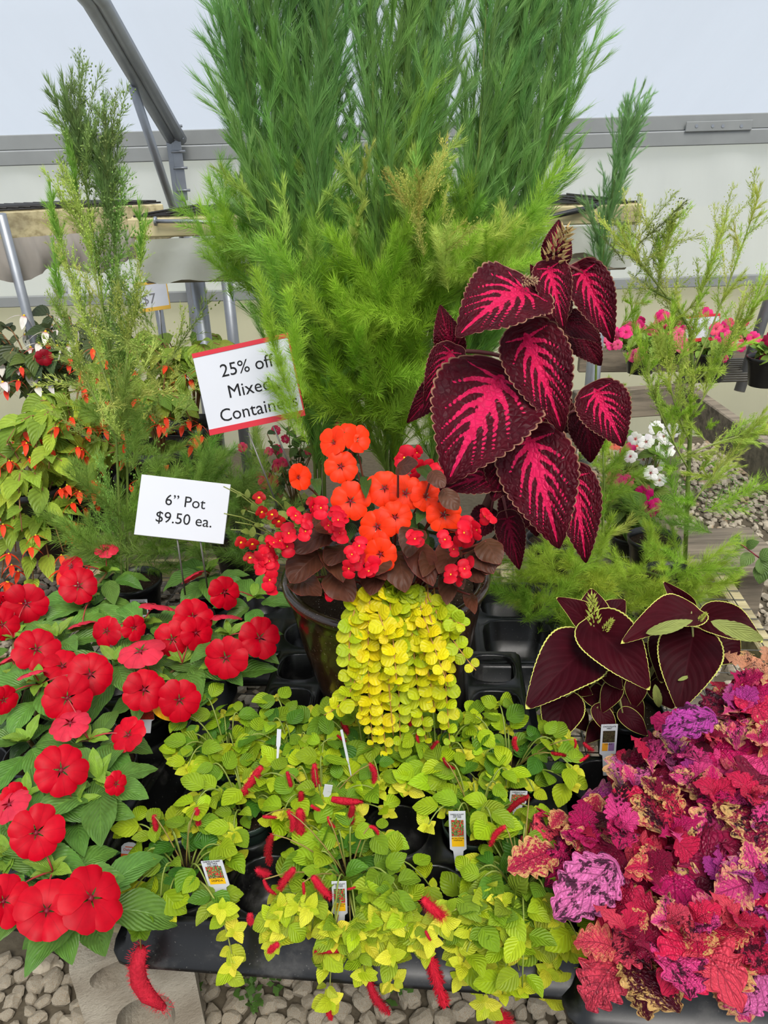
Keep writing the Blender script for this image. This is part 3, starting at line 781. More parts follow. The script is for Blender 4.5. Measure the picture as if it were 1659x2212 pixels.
L['bronze'] = [leaf_mesh('leaf', M_['leaf_bronze'], P_(.44, .8, .6), 22, 8, 9, .02, True, arc=a, fold=f, lobe=.12, wave=.06, wn=1.5, asym=.18, curl=.1, seed=i) for i, (a, f) in enumerate(((.06, .1), (.14, .3), (.1, -.15)))]
L['wing'] = [leaf_mesh('leaf', M_['leaf_begonia'], P_(.27, .62, .9), 20, 6, 10, .05, False, arc=a, fold=.3, lobe=.12, asym=.25, curl=.05, seed=i) for i, a in enumerate((.05, .12))]
def P_lob(t): return .36 * np.sin(PI * np.clip(t, 0, 1) ** .78) ** .72 + 1e-4
L['pink'] = [leaf_mesh('leaf', M_['leaf_pink'], P_lob, 54, 12, n, am, True, arc=a, fold=f, lobe=.08, wave=wv, wn=3, quilt=.02, qn=6, curl=c, seed=i) for i, (n, am, a, f, wv, c) in enumerate(((6, .17, .10, .15, .06, .1), (5, .2, .18, .28, .08, .25), (7, .14, .04, .1, .06, .0)))]
L['splash'] = [leaf_mesh('leaf', M_['leaf_splash'], P_lob, 54, 12, 7, .12, True, arc=.06, fold=.1, lobe=.08, wave=.05, wn=3, quilt=.016, qn=6, seed=11)]
L['fleck'] = [leaf_mesh('leaf', M_['leaf_fleck'], P_lob, 54, 12, 6, .15, True, arc=.06, fold=.1, lobe=.08, wave=.05, wn=3, quilt=.016, qn=6, seed=12)]
L['pinknar'] = [leaf_mesh('leaf', M_['leaf_pink'], (lambda t: .2 * np.sin(PI * np.clip(t, 0, 1) ** .7) ** .9 + 1e-4), 30, 6, 4, .35, False, arc=.1, fold=.3, wave=.03, curl=.15, seed=5)]
L['plain'] = [leaf_mesh('leaf', M_['leaf_soft'], P_(.3, .8, .85), 10, 4, 0, arc=.1, fold=.25, curl=.05, seed=2)]

def petal_mesh(mat, w_, notch=.12, nv=10, nu=8, arc=.06, wave=.03, curl=.06, seed=0):
    r = np.random.default_rng(seed)
    t = np.linspace(0, 1, nv + 1); s = np.linspace(-1, 1, nu + 1); T, Sg = np.meshgrid(t, s, indexing='ij')
    ph = Sg * w_ * (.55 + .45 * np.clip(T * 2.2, 0, 1)); Rr = T * (1 - notch * np.exp(-(Sg / .2) ** 2) * T ** 2 - .26 * np.abs(Sg) ** 3.5 * T)
    X = Rr * np.sin(ph); Y = Rr * np.cos(ph)
    Z = arc * 4 * T * (1 - T) + wave * np.sin(2.0 * PI * Sg + r.uniform(0, 6)) * T ** 2 - curl * T ** 2.5 
    V = np.stack([X, Y, Z], -1).reshape(-1, 3); idx = np.arange((nv + 1) * (nu + 1)).reshape(nv + 1, nu + 1)
    F = np.stack([idx[:-1, :-1], idx[:-1, 1:], idx[1:, 1:], idx[1:, :-1]], -1).reshape(-1, 4)
    return mk('petal', V, F, mat, True, np.stack([Sg * .5 + .5, T], -1).reshape(-1, 2))
L['petal'] = [petal_mesh(M_['petal'], .74, .05, seed=i, wave=.03, arc=.08, curl=.08) for i in range(3)]
L['bpetal'] = [petal_mesh(M_['petal_soft'], .95, .0, 8, 6, arc=.12, seed=4, wave=.02)]
L['bonpetal'] = [leaf_mesh('petal', M_['petal_soft'], P_(.17, .8, .8), 8, 4, arc=.12, fold=.1, curl=-.05, seed=1)]
L['pinkpetal'] = [petal_mesh(M_['petal_soft'], .7, .05, 6, 4, seed=9)]
V, F = lathe([(0, -.10), (.05, -.08), (.09, -.02), (.10, .02), (.05, .06), (0, .07)], 10); EYE_ME = mk('flower', V, F, M_['eye'], True)
V, F = lathe([(0, -.06), (.10, -.02), (.13, .05), (.08, .13), (0, .15)], 8); YEYE_ME = mk('flower', V, F, M_['yellow'], True)

def flower5(parent, c, nrm, rad, col, cup=.1, spin=None, petals='petal', eye=None, name='flower', var=.12, nlab=None):
    """flower of five overlapping petals; nrm = direction it faces"""
    M = frame_z(c, nrm, (0, 0, 1) if abs(Vector(nrm).normalized().z) < .95 else (0, 1, 0), rad)
    f = put(name, eye or EYE_ME, parent, M)
    sp = U(-.3, .3) if spin is None else spin
    for k in range(5):
        a = sp + 2 * PI * k / 5
        Mp = M @ Matrix.Rotation(a, 4, 'Z') @ Matrix.Translation((0, .03, (0, .03, .01, .05, .02)[k])) @ Matrix.Rotation(cup + U(-.08, .08), 4, 'X') @ Matrix.Diagonal((U(.95, 1.1), U(.88, 1.05), 1, 1))
        put('petal', random.choice(L[petals]), f, Mp, vary(col, var))
    return f

def pleaf(parent, key, b, t, wpx=None, col=(1, 1, 1, 1), up=.0, nrm=None, ratio=None, name='leaf', label=None, twist=0.0, zsc=1.0, idx=None):
    """leaf from base b to tip t; wpx = full width in photo pixels, or ratio = width / length"""
    b, t = Vector(b), Vector(t); Ln = (t - b).length
    me = random.choice(L[key]) if idx is None else L[key][idx]
    nh = (tocam((b + t) / 2) + Vector((0, 0, up))) if nrm is None else Vector(nrm)
    if key == 'chen' and hides(b, t): return None
    bw = max(v.co.x for v in me.vertices) * 2 if me.name not in LW else LW[me.name]; LW[me.name] = bw
    sx = (wpx * mpp((b + t) / 2) / bw) if wpx else Ln * (ratio or 1.0)
    M = frame(b, t - b, nh, (sx, Ln, Ln * zsc))
    if twist: M = M @ Matrix.Rotation(twist, 4, 'Y')
    return put(name, me, parent, M, col, label)
LW = {}
TAGS = [(965, 1745, 1010, 1846, .9), (440, 1843, 490, 1926, .83), (713, 1898, 752, 1978, .80), (1098, 1702, 1141, 1742, 1.0)]
def hides(b, t):
    for p in (b, (b + t) / 2, t):
        q = p - EYE; dd = q.dot(FW); x = IW / 2 + FPX * q.dot(RT) / dd; y = IH / 2 - FPX * q.dot(UP) / dd
        if any(x0 - 4 < x < x1 + 4 and y0 - 4 < y < y1 and p.y < Y + .03 for x0, y0, x1, y1, Y in TAGS): return True
    return False
def stem(parent, pts, r0, r1, col, n=6, name='stem'):
    m = len(pts); return wput(name, tube_mesh(name, pts, [r0 + (r1 - r0) * i / (m - 1) for i in range(m)], M_['stem'], n), parent, col)

# ------------------------------------------------------------------ feathery fronds
def frond_mesh(name, Ln, n, nl, spread, wd, bend=.06, curv=.3, seed=0, sub=0, stem_r=.0016, seedy=0, up=1.0):
    """upright plume along +Y: stem with thin needles all round; sub>0 adds side twigs"""
    r = np.random.default_rng(seed); V = []; F = []
    def axis(o, d, ln, nn, nlen, rad):
        d = d / np.linalg.norm(d); x = np.cross(d, [0.3, .2, 1.0]); x /= np.linalg.norm(x); z = np.cross(x, d)
        bx, bz = r.uniform(-bend, bend, 2)
        pt = lambda u: o + d * ln * u + (x * bx + z * bz) * ln * u * u
        pts_ = [pt(u) for u in np.linspace(0, 1, 6)]
        tv, tf = tube(pts_, [rad * (1 - .75 * i / 5) for i in range(6)], 3, False); o_ = len(V); V.extend([tuple(v) for v in tv])
        for a, b, c, e in tf: F.append((a + o_, b + o_, c + o_)); F.append((a + o_, c + o_, e + o_))
        for k in range(nn):
            u = r.uniform(.02, 1.0); p = pt(u); az = r.uniform(0, 2 * PI); sp_ = spread * r.uniform(.6, 1.25) * (1 - .35 * u)
            rad_d = x * np.cos(az) + z * np.sin(az); nd = d * np.cos(sp_) + rad_d * np.sin(sp_)
            l_ = nlen * r.uniform(.55, 1.15) * (1 - .35 * u); wv = np.cross(nd, r.normal(size=3)); wv /= np.linalg.norm(wv); wv *= wd * r.uniform(.7, 1.2)
            mid = p + nd * l_ * .55 + d * l_ * curv * .08; tip = p + nd * l_ + d * l_ * curv * .35 * up + r.normal(size=3) * l_ * .06
            q = len(V); V.extend([tuple(p - wv * .5), tuple(p + wv * .5), tuple(mid + wv * .42), tuple(mid - wv * .42), tuple(tip)])
            F.extend([(q, q + 1, q + 2), (q, q + 2, q + 3), (q + 3, q + 2, q + 4)])
        return pt, d, x, z
    pt, d, x, z = axis(np.zeros(3), np.array([0, 1., 0]), Ln, n, nl, stem_r)
    for k in range(sub):
        u = .15 + .8 * k / max(sub, 1); az = r.uniform(0, 2 * PI); dd = d * .85 + (x * np.cos(az) + z * np.sin(az)) * .55
        axis(pt(u), dd, Ln * .33 * (1.1 - u * .6), max(8, n // sub), nl * .8, stem_r * .6)
    for k in range(seedy):   # tiny pale buds
        u = r.uniform(.2, 1); az = r.uniform(0, 6.28); p = pt(u) + (x * np.cos(az) + z * np.sin(az)) * r.uniform(.005, nl * .9); s_ = .0028
        q = len(V); V.extend([tuple(p + np.array(o_) * s_) for o_ in ((1, 0, 0), (-1, 0, 0), (0, 1.4, 0), (0, -1.4, 0), (0, 0, 1), (0, 0, -1))])
        F.extend([(q + a, q + b, q + c) for a, b, c in ((0, 2, 4), (2, 1, 4), (1, 3, 4), (3, 0, 4), (2, 0, 5), (1, 2, 5), (3, 1, 5), (0, 3, 5))])
    return mk(name, np.array(V), np.array(F), M_['needle'], False)
FR = {}
FR['plume'] = [frond_mesh('frond', .34, 340, .07, .30, .0010, .05, .4, i, 6) for i in range(5)]
FR['soft'] = [frond_mesh('frond', .26, 420, .062, 1.0, .0010, .12, .5, 20 + i, 5) for i in range(4)]
FR['seed'] = [frond_mesh('frond', .20, 130, .030, .75, .0014, .12, .4, 40 + i, 6, seedy=40) for i in range(4)]
FR['young'] = [frond_mesh('frond', .16, 170, .040, .55, .0015, .1, .5, 60 + i, 3) for i in range(3)]
def fr(parent, key, p, d, ln, col, base=None):
    me = random.choice(FR[key]); b = {'plume': .34, 'soft': .26, 'seed': .20, 'young': .16}[key]; s = ln / b
    M = frame(p, d, jit(1) + Vector((0, -.3, .1)), (s, s, s)) @ Matrix.Rotation(U(0, 6.28), 4, 'Y')
    return put('frond', me, parent, M, col)
# ------------------------------------------------------------------ planter with mixed plants
PC = Vector((.0, 1.345, BZ + .006)); PRIM = .855
H_ = PRIM - PC.z
V, F = lathe([(.118, 0), (.125, .004), (.150, H_ * .30), (.182, H_ * .62), (.198, H_ * .84), (.203, H_ * .93), (.214, H_ * .955), (.216, H_ * .985), (.208, H_), (.194, H_ * .99), (.188, H_ * .92), (.18, H_ * .86), (.001, H_ * .86)], 64)
pt_ = thing('ceramic_planter', 'large dark brown glazed ceramic planter at the centre of the bench', 'planter', PC)
V = np.array(V); put('pot', mk('pot', V, F, M_['glaze'], True), pt_)
put('soil', soil_mesh(.183), pt_, Matrix.Translation(PC + Vector((0, 0, H_ * .9))))
SZ = PC.z + H_ * .9

# red velvet coleus
VB = Vector((.165, 1.43, SZ))
co = thing('velvet_coleus', 'tall coleus with dark maroon leaves and crimson veins in the planter', 'coleus', VB)
stc = S(96, 60, 54)
main = [VB, PY(1075, 1040, 1.44), PY(1098, 900, 1.45), PY(1115, 780, 1.45), PY(1165, 640, 1.45), PY(1188, 575, 1.45), PY(1196, 548, 1.45)]
stem(co, main, .012, .006, stc, 8); s2 = [VB + Vector((.03, 0, 0)), PY(1180, 1040, 1.46), PY(1215, 900, 1.47), PY(1200, 760, 1.47)]; stem(co, s2, .010, .005, stc, 8)
# base px, tip px, width px, Y at base, Y at tip, pink amount, up tilt
VL = [((1079, 822), (966, 1042), 252, 1.36, 1.22, 1, .3, 0), ((1134, 630), (988, 722), 190, 1.38, 1.26, 1, .7, 0), ((1186, 582), (1218, 708), 84, 1.42, 1.34, 1, .3, 1), ((1258, 590), (1324, 738), 96, 1.45, 1.38, .9, .3, 1),
      ((1138, 730), (1216, 930), 150, 1.38, 1.28, 1, .3, 1), ((1287, 846), (1346, 964), 118, 1.42, 1.36, 1, .2, 0), ((1143, 955), (1208, 1184), 176, 1.34, 1.22, 1, .3, 0), ((1240, 1030), (1266, 1216), 104, 1.40, 1.30, 1, .2, 0),
      ((980, 758), (950, 660), 70, 1.47, 1.47, .25, -.4, 1), ((975, 762), (917, 870), 78, 1.43, 1.36, .8, .2, 1), ((955, 830), (880, 912), 66, 1.46, 1.42, .4, .1, 1), ((1079, 1030), (946, 1062), 100, 1.36, 1.24, .5, .35, 0),
      ((1110, 975), (1066, 1075), 118, 1.36, 1.27, .4, .25, 2), ((1095, 950), (1035, 1030), 110, 1.46, 1.42, .1, .2, 0), ((1130, 1075), (1092, 1165), 96, 1.42, 1.36, .15, .2, 0), ((1000, 985), (940, 1020), 70, 1.4, 1.36, .15, .4, 0), ((1096, 1120), (1122, 1230), 66, 1.38, 1.32, .3, .0, 1), ((1190, 556), (1208, 474), 52, 1.46, 1.46, .5, -.3, 1), ((1204, 566), (1233, 516), 46, 1.47, 1.47, .2, -.3, 2),
      ((1207, 690), (1298, 738), 70, 1.48, 1.45, .1, .8, 0), ((1150, 760), (1110, 850), 90, 1.5, 1.48, .1, .2, 0), ((1190, 832), (1170, 928), 74, 1.44, 1.40, .5, .1, 1), ((1268, 890), (1276, 1000), 88, 1.48, 1.44, .15, .1, 0),
      ((1160, 600), (1146, 572), 26, 1.44, 1.43, .1, .2, 1), ((1160, 850), (1240, 935), 100, 1.52, 1.50, .1, .3, 0), ((1140, 1050), (1160, 1160), 80, 1.46, 1.42, .1, .2, 0), ((1060, 880), (1000, 960), 100, 1.5, 1.46, .1, .2, 0),
      ((1205, 640), (1170, 735), 80, 1.5, 1.47, .1, .2, 0), ((1230, 700), (1300, 790), 80, 1.52, 1.5, .1, .3, 0), ((1060, 1110), (1010, 1170), 70, 1.42, 1.36, .2, .3, 0), ((1200, 560), (1180, 545), 24, 1.45, 1.43, .1, .2, 2)]
for b, t, wp, yb, yt, pk, up, ix in VL:
    B = PY(*b, yb); T = PY(*t, yt)
    pleaf(co, 'velvet', B, T, wp, (pk, 1, 1, 1), up=up, idx=ix)
    near_ = min([q for q in main[1:] + s2[1:]], key=lambda q: (q - B).length)
    if (near_ - B).length > .02: stem(co, bez(near_, (near_ + B) / 2 + Vector((0, 0, .015)), B, 5), .004, .0028, S(120, 60, 60), 5, 'petiole')
# flower spike on top
V = []; F = []
for k in range(46):
    u = k / 46; a = k * 2.4; rr = .017 * (1 - u * .7); c = Vector((rr * math.cos(a), u * .062, rr * math.sin(a))); dd = Vector((math.cos(a), .9, math.sin(a))).normalized(); sd = dd.orthogonal().normalized() * .0035; s3 = dd.cross(sd).normalized() * .0035
    o = len(V); V += [c + sd, c + s3, c - sd, c - s3, c + dd * .016]; F += [(o, o + 1, o + 4), (o + 1, o + 2, o + 4), (o + 2, o + 3, o + 4), (o + 3, o, o + 4)]
spike_me = mk('flower_spike', V, F, M_['stem'], False)
put('flower_spike', spike_me, co, frame(PY(1194, 562, 1.42), PY(1212, 520, 1.41) - PY(1194, 562, 1.42), (0, -1, 0), (1, 1, 1)), S(176, 150, 96), 'straw coloured flower spike')
put('flower_spike', spike_me, co, frame(PY(1128, 606, 1.37), PY(1150, 606, 1.36) - PY(1128, 606, 1.37), (0, -1, 0), (.45, .45, .45)), S(186, 158, 120))

# orange impatiens
OB = Vector((.0, 1.30, SZ))
oi = thing('orange_impatiens', 'bright orange impatiens in full flower at the front of the planter', 'impatiens', OB)
ORG = S(255, 58, 16)
OF = [(736, 1008, 30, .1, .1), (768, 950, 27, .6, .3), (722, 958, 28, -.7, .4), (748, 940, 24, -.2, .7), (643, 1032, 26, .8, .3), (757, 1083, 33, .0, .1), (831, 1055, 33, .0, .2), (876, 1066, 32, .1, .1), (919, 1073, 28, .3, .1), (958, 1112, 34, .2, .0),
      (853, 1118, 31, .15, .1), (815, 1138, 33, -.2, .0), (822, 1197, 30, -.1, -.1)]
for x, y, r_, sx, up in OF:
    c = PY(x, y, 1.12 + (1200 - y) * .0006); n_ = tocam(c) + Vector((sx, 0, up))
    flower5(oi, c, n_, r_ * mpp(c) * 1.28, ORG, cup=.12 if abs(sx) < .5 else .35)
    stem(oi, bez(OB + jit(.03), (OB + c) / 2 + Vector((0, .02, .06)), c - n_.normalized() * .004, 6), .0028, .0016, S(120, 70, 50), 5)
for x, y, tx, ty, wp in ((760, 1130, 745, 1180, 34), (790, 1030, 790, 1075, 26), (900, 1130, 925, 1190, 30), (960, 1130, 1015, 1150, 34), (870, 1150, 920, 1192, 40), (930, 1160, 915, 1210, 30), (770, 1120, 700, 1140, 34), (880, 1110, 900, 1160, 30), (840, 1160, 790, 1200, 36), (905, 1010, 940, 1045, 30), (800, 1085, 780, 1130, 34), (680, 1035, 690, 1070, 24), (930, 1085, 900, 1130, 36), (850, 1180, 880, 1230, 30)):
    b = PY(x, y, 1.24); t = PY(tx, ty, 1.17); pleaf(oi, 'imp', b, t, wp, vary(S(64, 92, 40), .2), up=.6)

# bronze-leaved begonia with red flowers
BB = Vector((.03, 1.28, SZ))
bg_ = thing('bronze_begonia', 'bronze-leaved begonia with small red flowers around the planter rim', 'begonia', BB)
BRZ = S(84, 50, 36)
for x, y, tx, ty, wp in ((712, 1150, 640, 1190, 70), (690, 1195, 625, 1255, 78), (730, 1160, 690, 1140, 50), (720, 1240, 762, 1295, 70), (770, 1225, 838, 1212, 72), (860, 1200, 875, 1275, 76), (900, 1185, 935, 1260, 68), (980, 1240, 965, 1300, 46), (960, 1200, 1000, 1268, 60), (1030, 1190, 1065, 1235, 66), (1050, 1170, 1078, 1215, 62), (1010, 1215, 1040, 1250, 50), (1015, 1285, 1025, 1320, 30),
        (690, 1115, 668, 1135, 44), (750, 1185, 710, 1215, 60), (640, 1250, 690, 1280, 60), (1000, 1170, 1030, 1140, 60), (935, 1020, 960, 1050, 40), (905, 1150, 880, 1200, 60), (820, 1230, 800, 1280, 60), (665, 1165, 625, 1180, 50), (985, 1190, 950, 1230, 56), (940, 1215, 915, 1240, 50), (1070, 1195, 1052, 1235, 50), (790, 1200, 830, 1245, 60), (720, 1190, 740, 1250, 64), (860, 1010, 900, 1000, 50), (960, 1060, 990, 1100, 44)):
    b = PY(x, y, 1.165 + .02 * U(-1, 1)); t = PY(tx, ty, 1.10 + (.04 if y < 1150 else 0)); wp *= 1.2; pleaf(bg_, 'bronze', b, t, wp, vary(BRZ, .3), up=.9)
    stem(bg_, bez(BB + jit(.03), (BB + b) / 2 + Vector((0, 0, .05)), b, 4), .003, .002, S(120, 50, 40), 5)
BRED = S(212, 18, 42)
def beg_flower(parent, c, n_, s, col):
    M = frame_z(c, n_, (0, 0, 1), s) @ Matrix.Rotation(U(-.6, .6), 4, 'Z'); f = put('flower', YEYE_ME, parent, M @ Matrix.Diagonal((.75, .75, .75, 1)))
    for a, l in ((0, 1), (PI, 1), (PI / 2, .62), (-PI / 2, .62)): put('petal', L['bpetal'][0], f, M @ Matrix.Rotation(a, 4, 'Z') @ Matrix.Rotation(.25, 4, 'X') @ Matrix.Diagonal((l, l, 1, 1)), vary(col, .18))
for x, y, n_, sp in ((590, 1190, 6, 34), (580, 1235, 4, 24), (585, 1270, 1, 8), (645, 1140, 3, 24), (712, 1112, 4, 20), (720, 1140, 3, 18), (755, 1205, 4, 28), (795, 1232, 2, 12), (985, 1165, 4, 24), (1020, 1150, 4, 22), (1015, 1215, 2, 16), (985, 1240, 2, 12), (892, 995, 5, 22), (940, 1015, 2, 10), (675, 1095, 1, 6), (630, 1110, 1, 10), (560, 1190, 2, 14), (900, 1165, 2, 8), (1045, 1115, 2, 12)):
    for _ in range(n_):
        c = PY(x + U(-sp, sp), y + U(-sp, sp) * .9, 1.09 + U(-.02, .02) + (.16 if y < 1050 else 0)); beg_flower(bg_, c, tocam(c) + jit(.7) + Vector((0, 0, .2)), U(18, 28) * mpp(c), BRED)
put('petal', L['bpetal'][0], bg_, frame(PY(700, 1282, 1.12), PY(722, 1288, 1.11) - PY(700, 1282, 1.12), tocam(PY(700, 1282, 1.12)), (.02, .022, .022)), BRED, 'fallen red petal on the pot rim')

# red and yellow pouch flowers spilling to the left
nb = Vector((-.13, 1.33, SZ))
ne = thing('nemesia', 'wiry plant with small red and yellow flowers at the left of the planter', 'nemesia', nb)
for k in range(20):
    e = PY(U(480, 690), U(1050, 1180), 1.2 + U(-.03, .08)); ps = bez(nb + jit(.02), (nb + e) / 2 + Vector((0, 0, .08)), e, 6); stem(ne, ps, .0018, .0011, S(132, 140, 70), 5)
    for j in range(5):
        u = .35 + .13 * j; q = ps[min(6, int(u * 6))] + jit(.008); d_ = (jit(1) + Vector((0, 0, .5))).normalized(); pleaf(ne, 'plain', q, q + d_ * U(.012, .024), None, vary(S(132, 146, 66), .2), ratio=1.0, up=.5)
for x, y in ((560, 1075), (565, 1106), (588, 1112), (602, 1126), (675, 1085), (545, 1175), (520, 1172), (540, 1205)):
    c = PY(x, y, 1.17); n_ = tocam(c) + jit(.5)
    M = frame_z(c, n_, (0, 0, 1), 14 * mpp(c)); f = put('flower', YEYE_ME, ne, M @ Matrix.Diagonal((2.2, 1.6, 1, 1)))
    for a in (0, 1.2, -1.2, PI): put('petal', L['bpetal'][0], f, M @ Matrix.Rotation(a, 4, 'Z') @ Matrix.Rotation(.2, 4, 'X'), vary(S(176, 24, 26), .2))

# creeping jenny pouring over the rim
jb = Vector((.0, 1.20, SZ))
je = thing('creeping_jenny', 'golden creeping jenny trailing down over the front of the planter', 'creeping jenny', jb)
VN = [((772, 1300), (742, 1380), (762, 1500), 1), ((782, 1285), (764, 1400), (784, 1560), 0), ((800, 1275), (788, 1430), (806, 1615), 0), ((818, 1285), (812, 1440), (836, 1640), 0), ((840, 1270), (850, 1400), (858, 1480), 0), ((860, 1280), (858, 1440), (866, 1630), 1),
      ((880, 1285), (925, 1420), (940, 1540), 0), ((900, 1285), (930, 1380), (968, 1480), 0), ((925, 1290), (970, 1380), (1028, 1448), 1), ((940, 1300), (962, 1430), (972, 1615), 1), ((775, 1320), (800, 1500), (700, 1545), 1), ((810, 1300), (830, 1360), (838, 1380), 0), ((885, 1300), (895, 1460), (922, 1610), 1), ((960, 1330), (980, 1340), (1004, 1352), 1), ((830, 1300), (838, 1480), (850, 1590), 1), ((920, 1300), (948, 1400), (975, 1500), 0)]
YL, YG = S(238, 220, 20), S(172, 196, 30); cnt = 0
for a, b, c, g in VN:
    ps = bez(PY(*a, 1.13 + U(-.01, .01)), PY(*b, 1.085 + U(-.03, .02)), PY(*c, 1.065 + U(-.02, .02)), 14); stem(je, [jb + Vector((ps[0].x * .6, 0, 0)), ps[0] + Vector((0, .02, .015))] + ps, .0016, .001, S(190, 140, 70), 5)
    ln = sum((ps[i + 1] - ps[i]).length for i in range(14)); nn = max(5, int(ln / .0205))
    for i in range(nn):
        u = (i + .4) / nn; q = ps[min(14, int(u * 14))].lerp(ps[min(14, int(u * 14) + 1)], u * 14 % 1); sz = (.025 if u < .75 else .025 * (1 - (u - .75) * 2.2)) * U(.85, 1.12)
        tn = (ps[min(14, int(u * 14) + 1)] - ps[max(0, int(u * 14) - 1)]).normalized(); rot = Matrix.Rotation((i % 2) * .9 - .35 + U(-.3, .3), 3, tn); side = rot @ (tn.cross(tocam(q))).normalized()
        for sg in (-1, 1):
            if cnt >= 298: break
            d_ = (side * sg + Vector((0, -.15, -.12)) + jit(.2)).normalized(); pleaf(je, 'jenny', q, q + d_ * sz, None, vary(mixc(YL, YG, min(1, max(0, .15 + .6 * g + U(-.3, .3)))), .12), nrm=tocam(q) * .9 + Vector((0, 0, .45)) + jit(.35), ratio=1.05); cnt += 1
V = []; F = []   # inner mass of leaves, too many to tell apart
ju = L['jenny'][0]; jv = np.array([v.co[:] for v in ju.vertices]); jf = np.array([list(p.vertices) for p in ju.polygons]); VA = []; FA = []; UA = []; off = 0
juv = np.stack([jv[:, 0] + .5, np.clip(jv[:, 1], 0, 1)], -1)
for k in range(230):
    y = 1268 + 200 * (U(0, 1) ** 1.3); hw_ = 44 + 58 * math.sin(min(1, max(0, y - 1268) / 110) * PI / 2) - max(0, y - 1380) * .25; x = 856 + U(-1, 1) * hw_
    p = PY(x, y, 1.165 - (y - 1285) * .0002 - .035 * math.cos((x - 850) / 150)); d_ = (jit(1) + Vector((0, -.2, 0))).normalized(); Mx = np.array(frame(p, d_, tocam(p) + jit(.8) + Vector((0, 0, .4)), U(.018, .025)))
    VA.append(jv @ Mx[:3, :3].T + Mx[:3, 3]); FA.append(jf + off); UA.append(juv); off += len(jv)
put('leaf_mass', mk('leaf_mass', np.vstack(VA), np.vstack(FA), M_['leaf_jenny'], True, np.vstack(UA)), je, Matrix(), S(150, 168, 26), kind='stuff')

# ------------------------------------------------------------------ red impatiens
RED = S(198, 0, 30); PNK = S(220, 50, 72)
TAKEN = set()
def snap(p, cells):
    best = min((c for c in cells if (c[2][0], c[2][1]) not in TAKEN), key=lambda c: (c[2].x - p.x) ** 2 + (c[2].y - p.y) ** 2)[2]; TAKEN.add((best[0], best[1])); return best
def impatiens(label, shoots, pot_c, flowers, mat='potblack', surf=BZ + .012, pr=.058, lsz=1.0, gcol=S(98, 140, 58), dens=7):
    pot_c = snap(pot_c, leftcells + lbcells); base = Vector((pot_c.x, pot_c.y, surf)); t = thing('red_impatiens', label, 'impatiens', base, 'red impatiens in pots on the left')
    zs = potted(t, base, pr, .125, mat); sb = Vector((base.x, base.y, zs))
    tops = [PZ(x, y, z) for x, y, z in shoots]
    for p in tops:
        stem(t, bez(sb + jit(.015), sb.lerp(p, .5) + Vector((0, 0, .03)), p, 5), .005, .0032, S(120, 96, 60), 6)
        a0 = U(0, 6.28)
        for k in range(dens):
            a = a0 + 2 * PI * k / dens + U(-.2, .2); el = U(-.45, .25); ln = U(.080, .118) * lsz; q = p - Vector((0, 0, U(.0, .03)))
            d_ = Vector((math.cos(a) * math.cos(el), math.sin(a) * math.cos(el), math.sin(el))); b = q + d_ * .018
            pleaf(t, 'imp', b, b + d_ * ln, None, vary(gcol, .22), nrm=(0, -.15, 1), ratio=U(.95, 1.15))
        for k in range(5):
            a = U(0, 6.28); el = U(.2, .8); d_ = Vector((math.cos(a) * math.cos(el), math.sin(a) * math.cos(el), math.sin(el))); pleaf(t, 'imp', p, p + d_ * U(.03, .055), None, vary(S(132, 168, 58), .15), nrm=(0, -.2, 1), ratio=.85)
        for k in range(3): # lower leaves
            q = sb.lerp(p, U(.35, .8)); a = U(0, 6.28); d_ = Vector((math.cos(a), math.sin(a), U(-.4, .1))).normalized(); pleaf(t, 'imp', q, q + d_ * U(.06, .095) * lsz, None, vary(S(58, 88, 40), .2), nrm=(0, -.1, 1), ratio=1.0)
    for x, y, r_, z, sx, up, back in flowers:
        c = PZ(x, y, z) + tocam(PZ(x, y, z)) * .03; n_ = tocam(c) + Vector((sx, 0, up))
        n_ = n_ + jit(.28)
        if back: n_ = Vector((sx, .5, .9)) if back == 1 else Vector((sx, -.2, 1.4))
        f = flower5(t, c, n_, r_ * mpp(c) * 1.22, PNK if back else RED, cup=-.12 if back else U(.0, .22), spin=PI + U(-.3, .3), var=.1)
        near_ = min(tops, key=lambda q: (q - c).length); stem(t, bez(near_, near_.lerp(c, .5) + Vector((0, 0, .02)), c - n_.normalized() * .003, 5), .0016, .0012, S(188, 70, 70), 5, 'pedicel')
    return t
impatiens('red impatiens with the largest blooms, nearest the camera at lower left', [(115, 1883, .66), (20, 1850, .66), (190, 1945, .62)], PZ(115, 1950, .56), [(101, 1967, 55, .67, .1, 0, 0), (196, 1940, 60, .67, .25, .2, 0), (7, 1947, 46, .68, .9, 0, 0), (78, 1799, 48, .70, .0, .1, 0)])
impatiens('red impatiens with one wide open bloom and a long green leaf beside the empty cells', [(215, 1683, .68), (60, 1720, .67), (160, 1740, .66)], PZ(190, 1740, .56), [(132, 1664, 47, .71, .0, .1, 0), (250, 1693, 22, .69, .6, -.2, 0), (20, 1738, 38, .71, -.4, .5, 2), (30, 1722, 26, .7, .8, .3, 0)])
impatiens('red impatiens with a cluster of overlapping blooms at mid left', [(192, 1598, .68), (87, 1479, .70), (60, 1600, .66)], PZ(130, 1590, .56), [(195, 1457, 43, .72, .1, .1, 0), (145, 1508, 44, .72, .0, .0, 0), (152, 1562, 36, .70, .1, .5, 2), (278, 1588, 33, .68, -.8, .3, 0), (69, 1454, 28, .72, -.3, .4, 1), (7, 1512, 28, .7, .7, 0, 0)])
impatiens('red impatiens beside the yellow plant tag', [(250, 1428, .69), (330, 1470, .66)], PZ(300, 1490, .56), [(311, 1490, 40, .70, .3, -.1, 0), (304, 1407, 42, .72, .0, .3, 2), (387, 1512, 39, .68, .1, -.2, 0)])
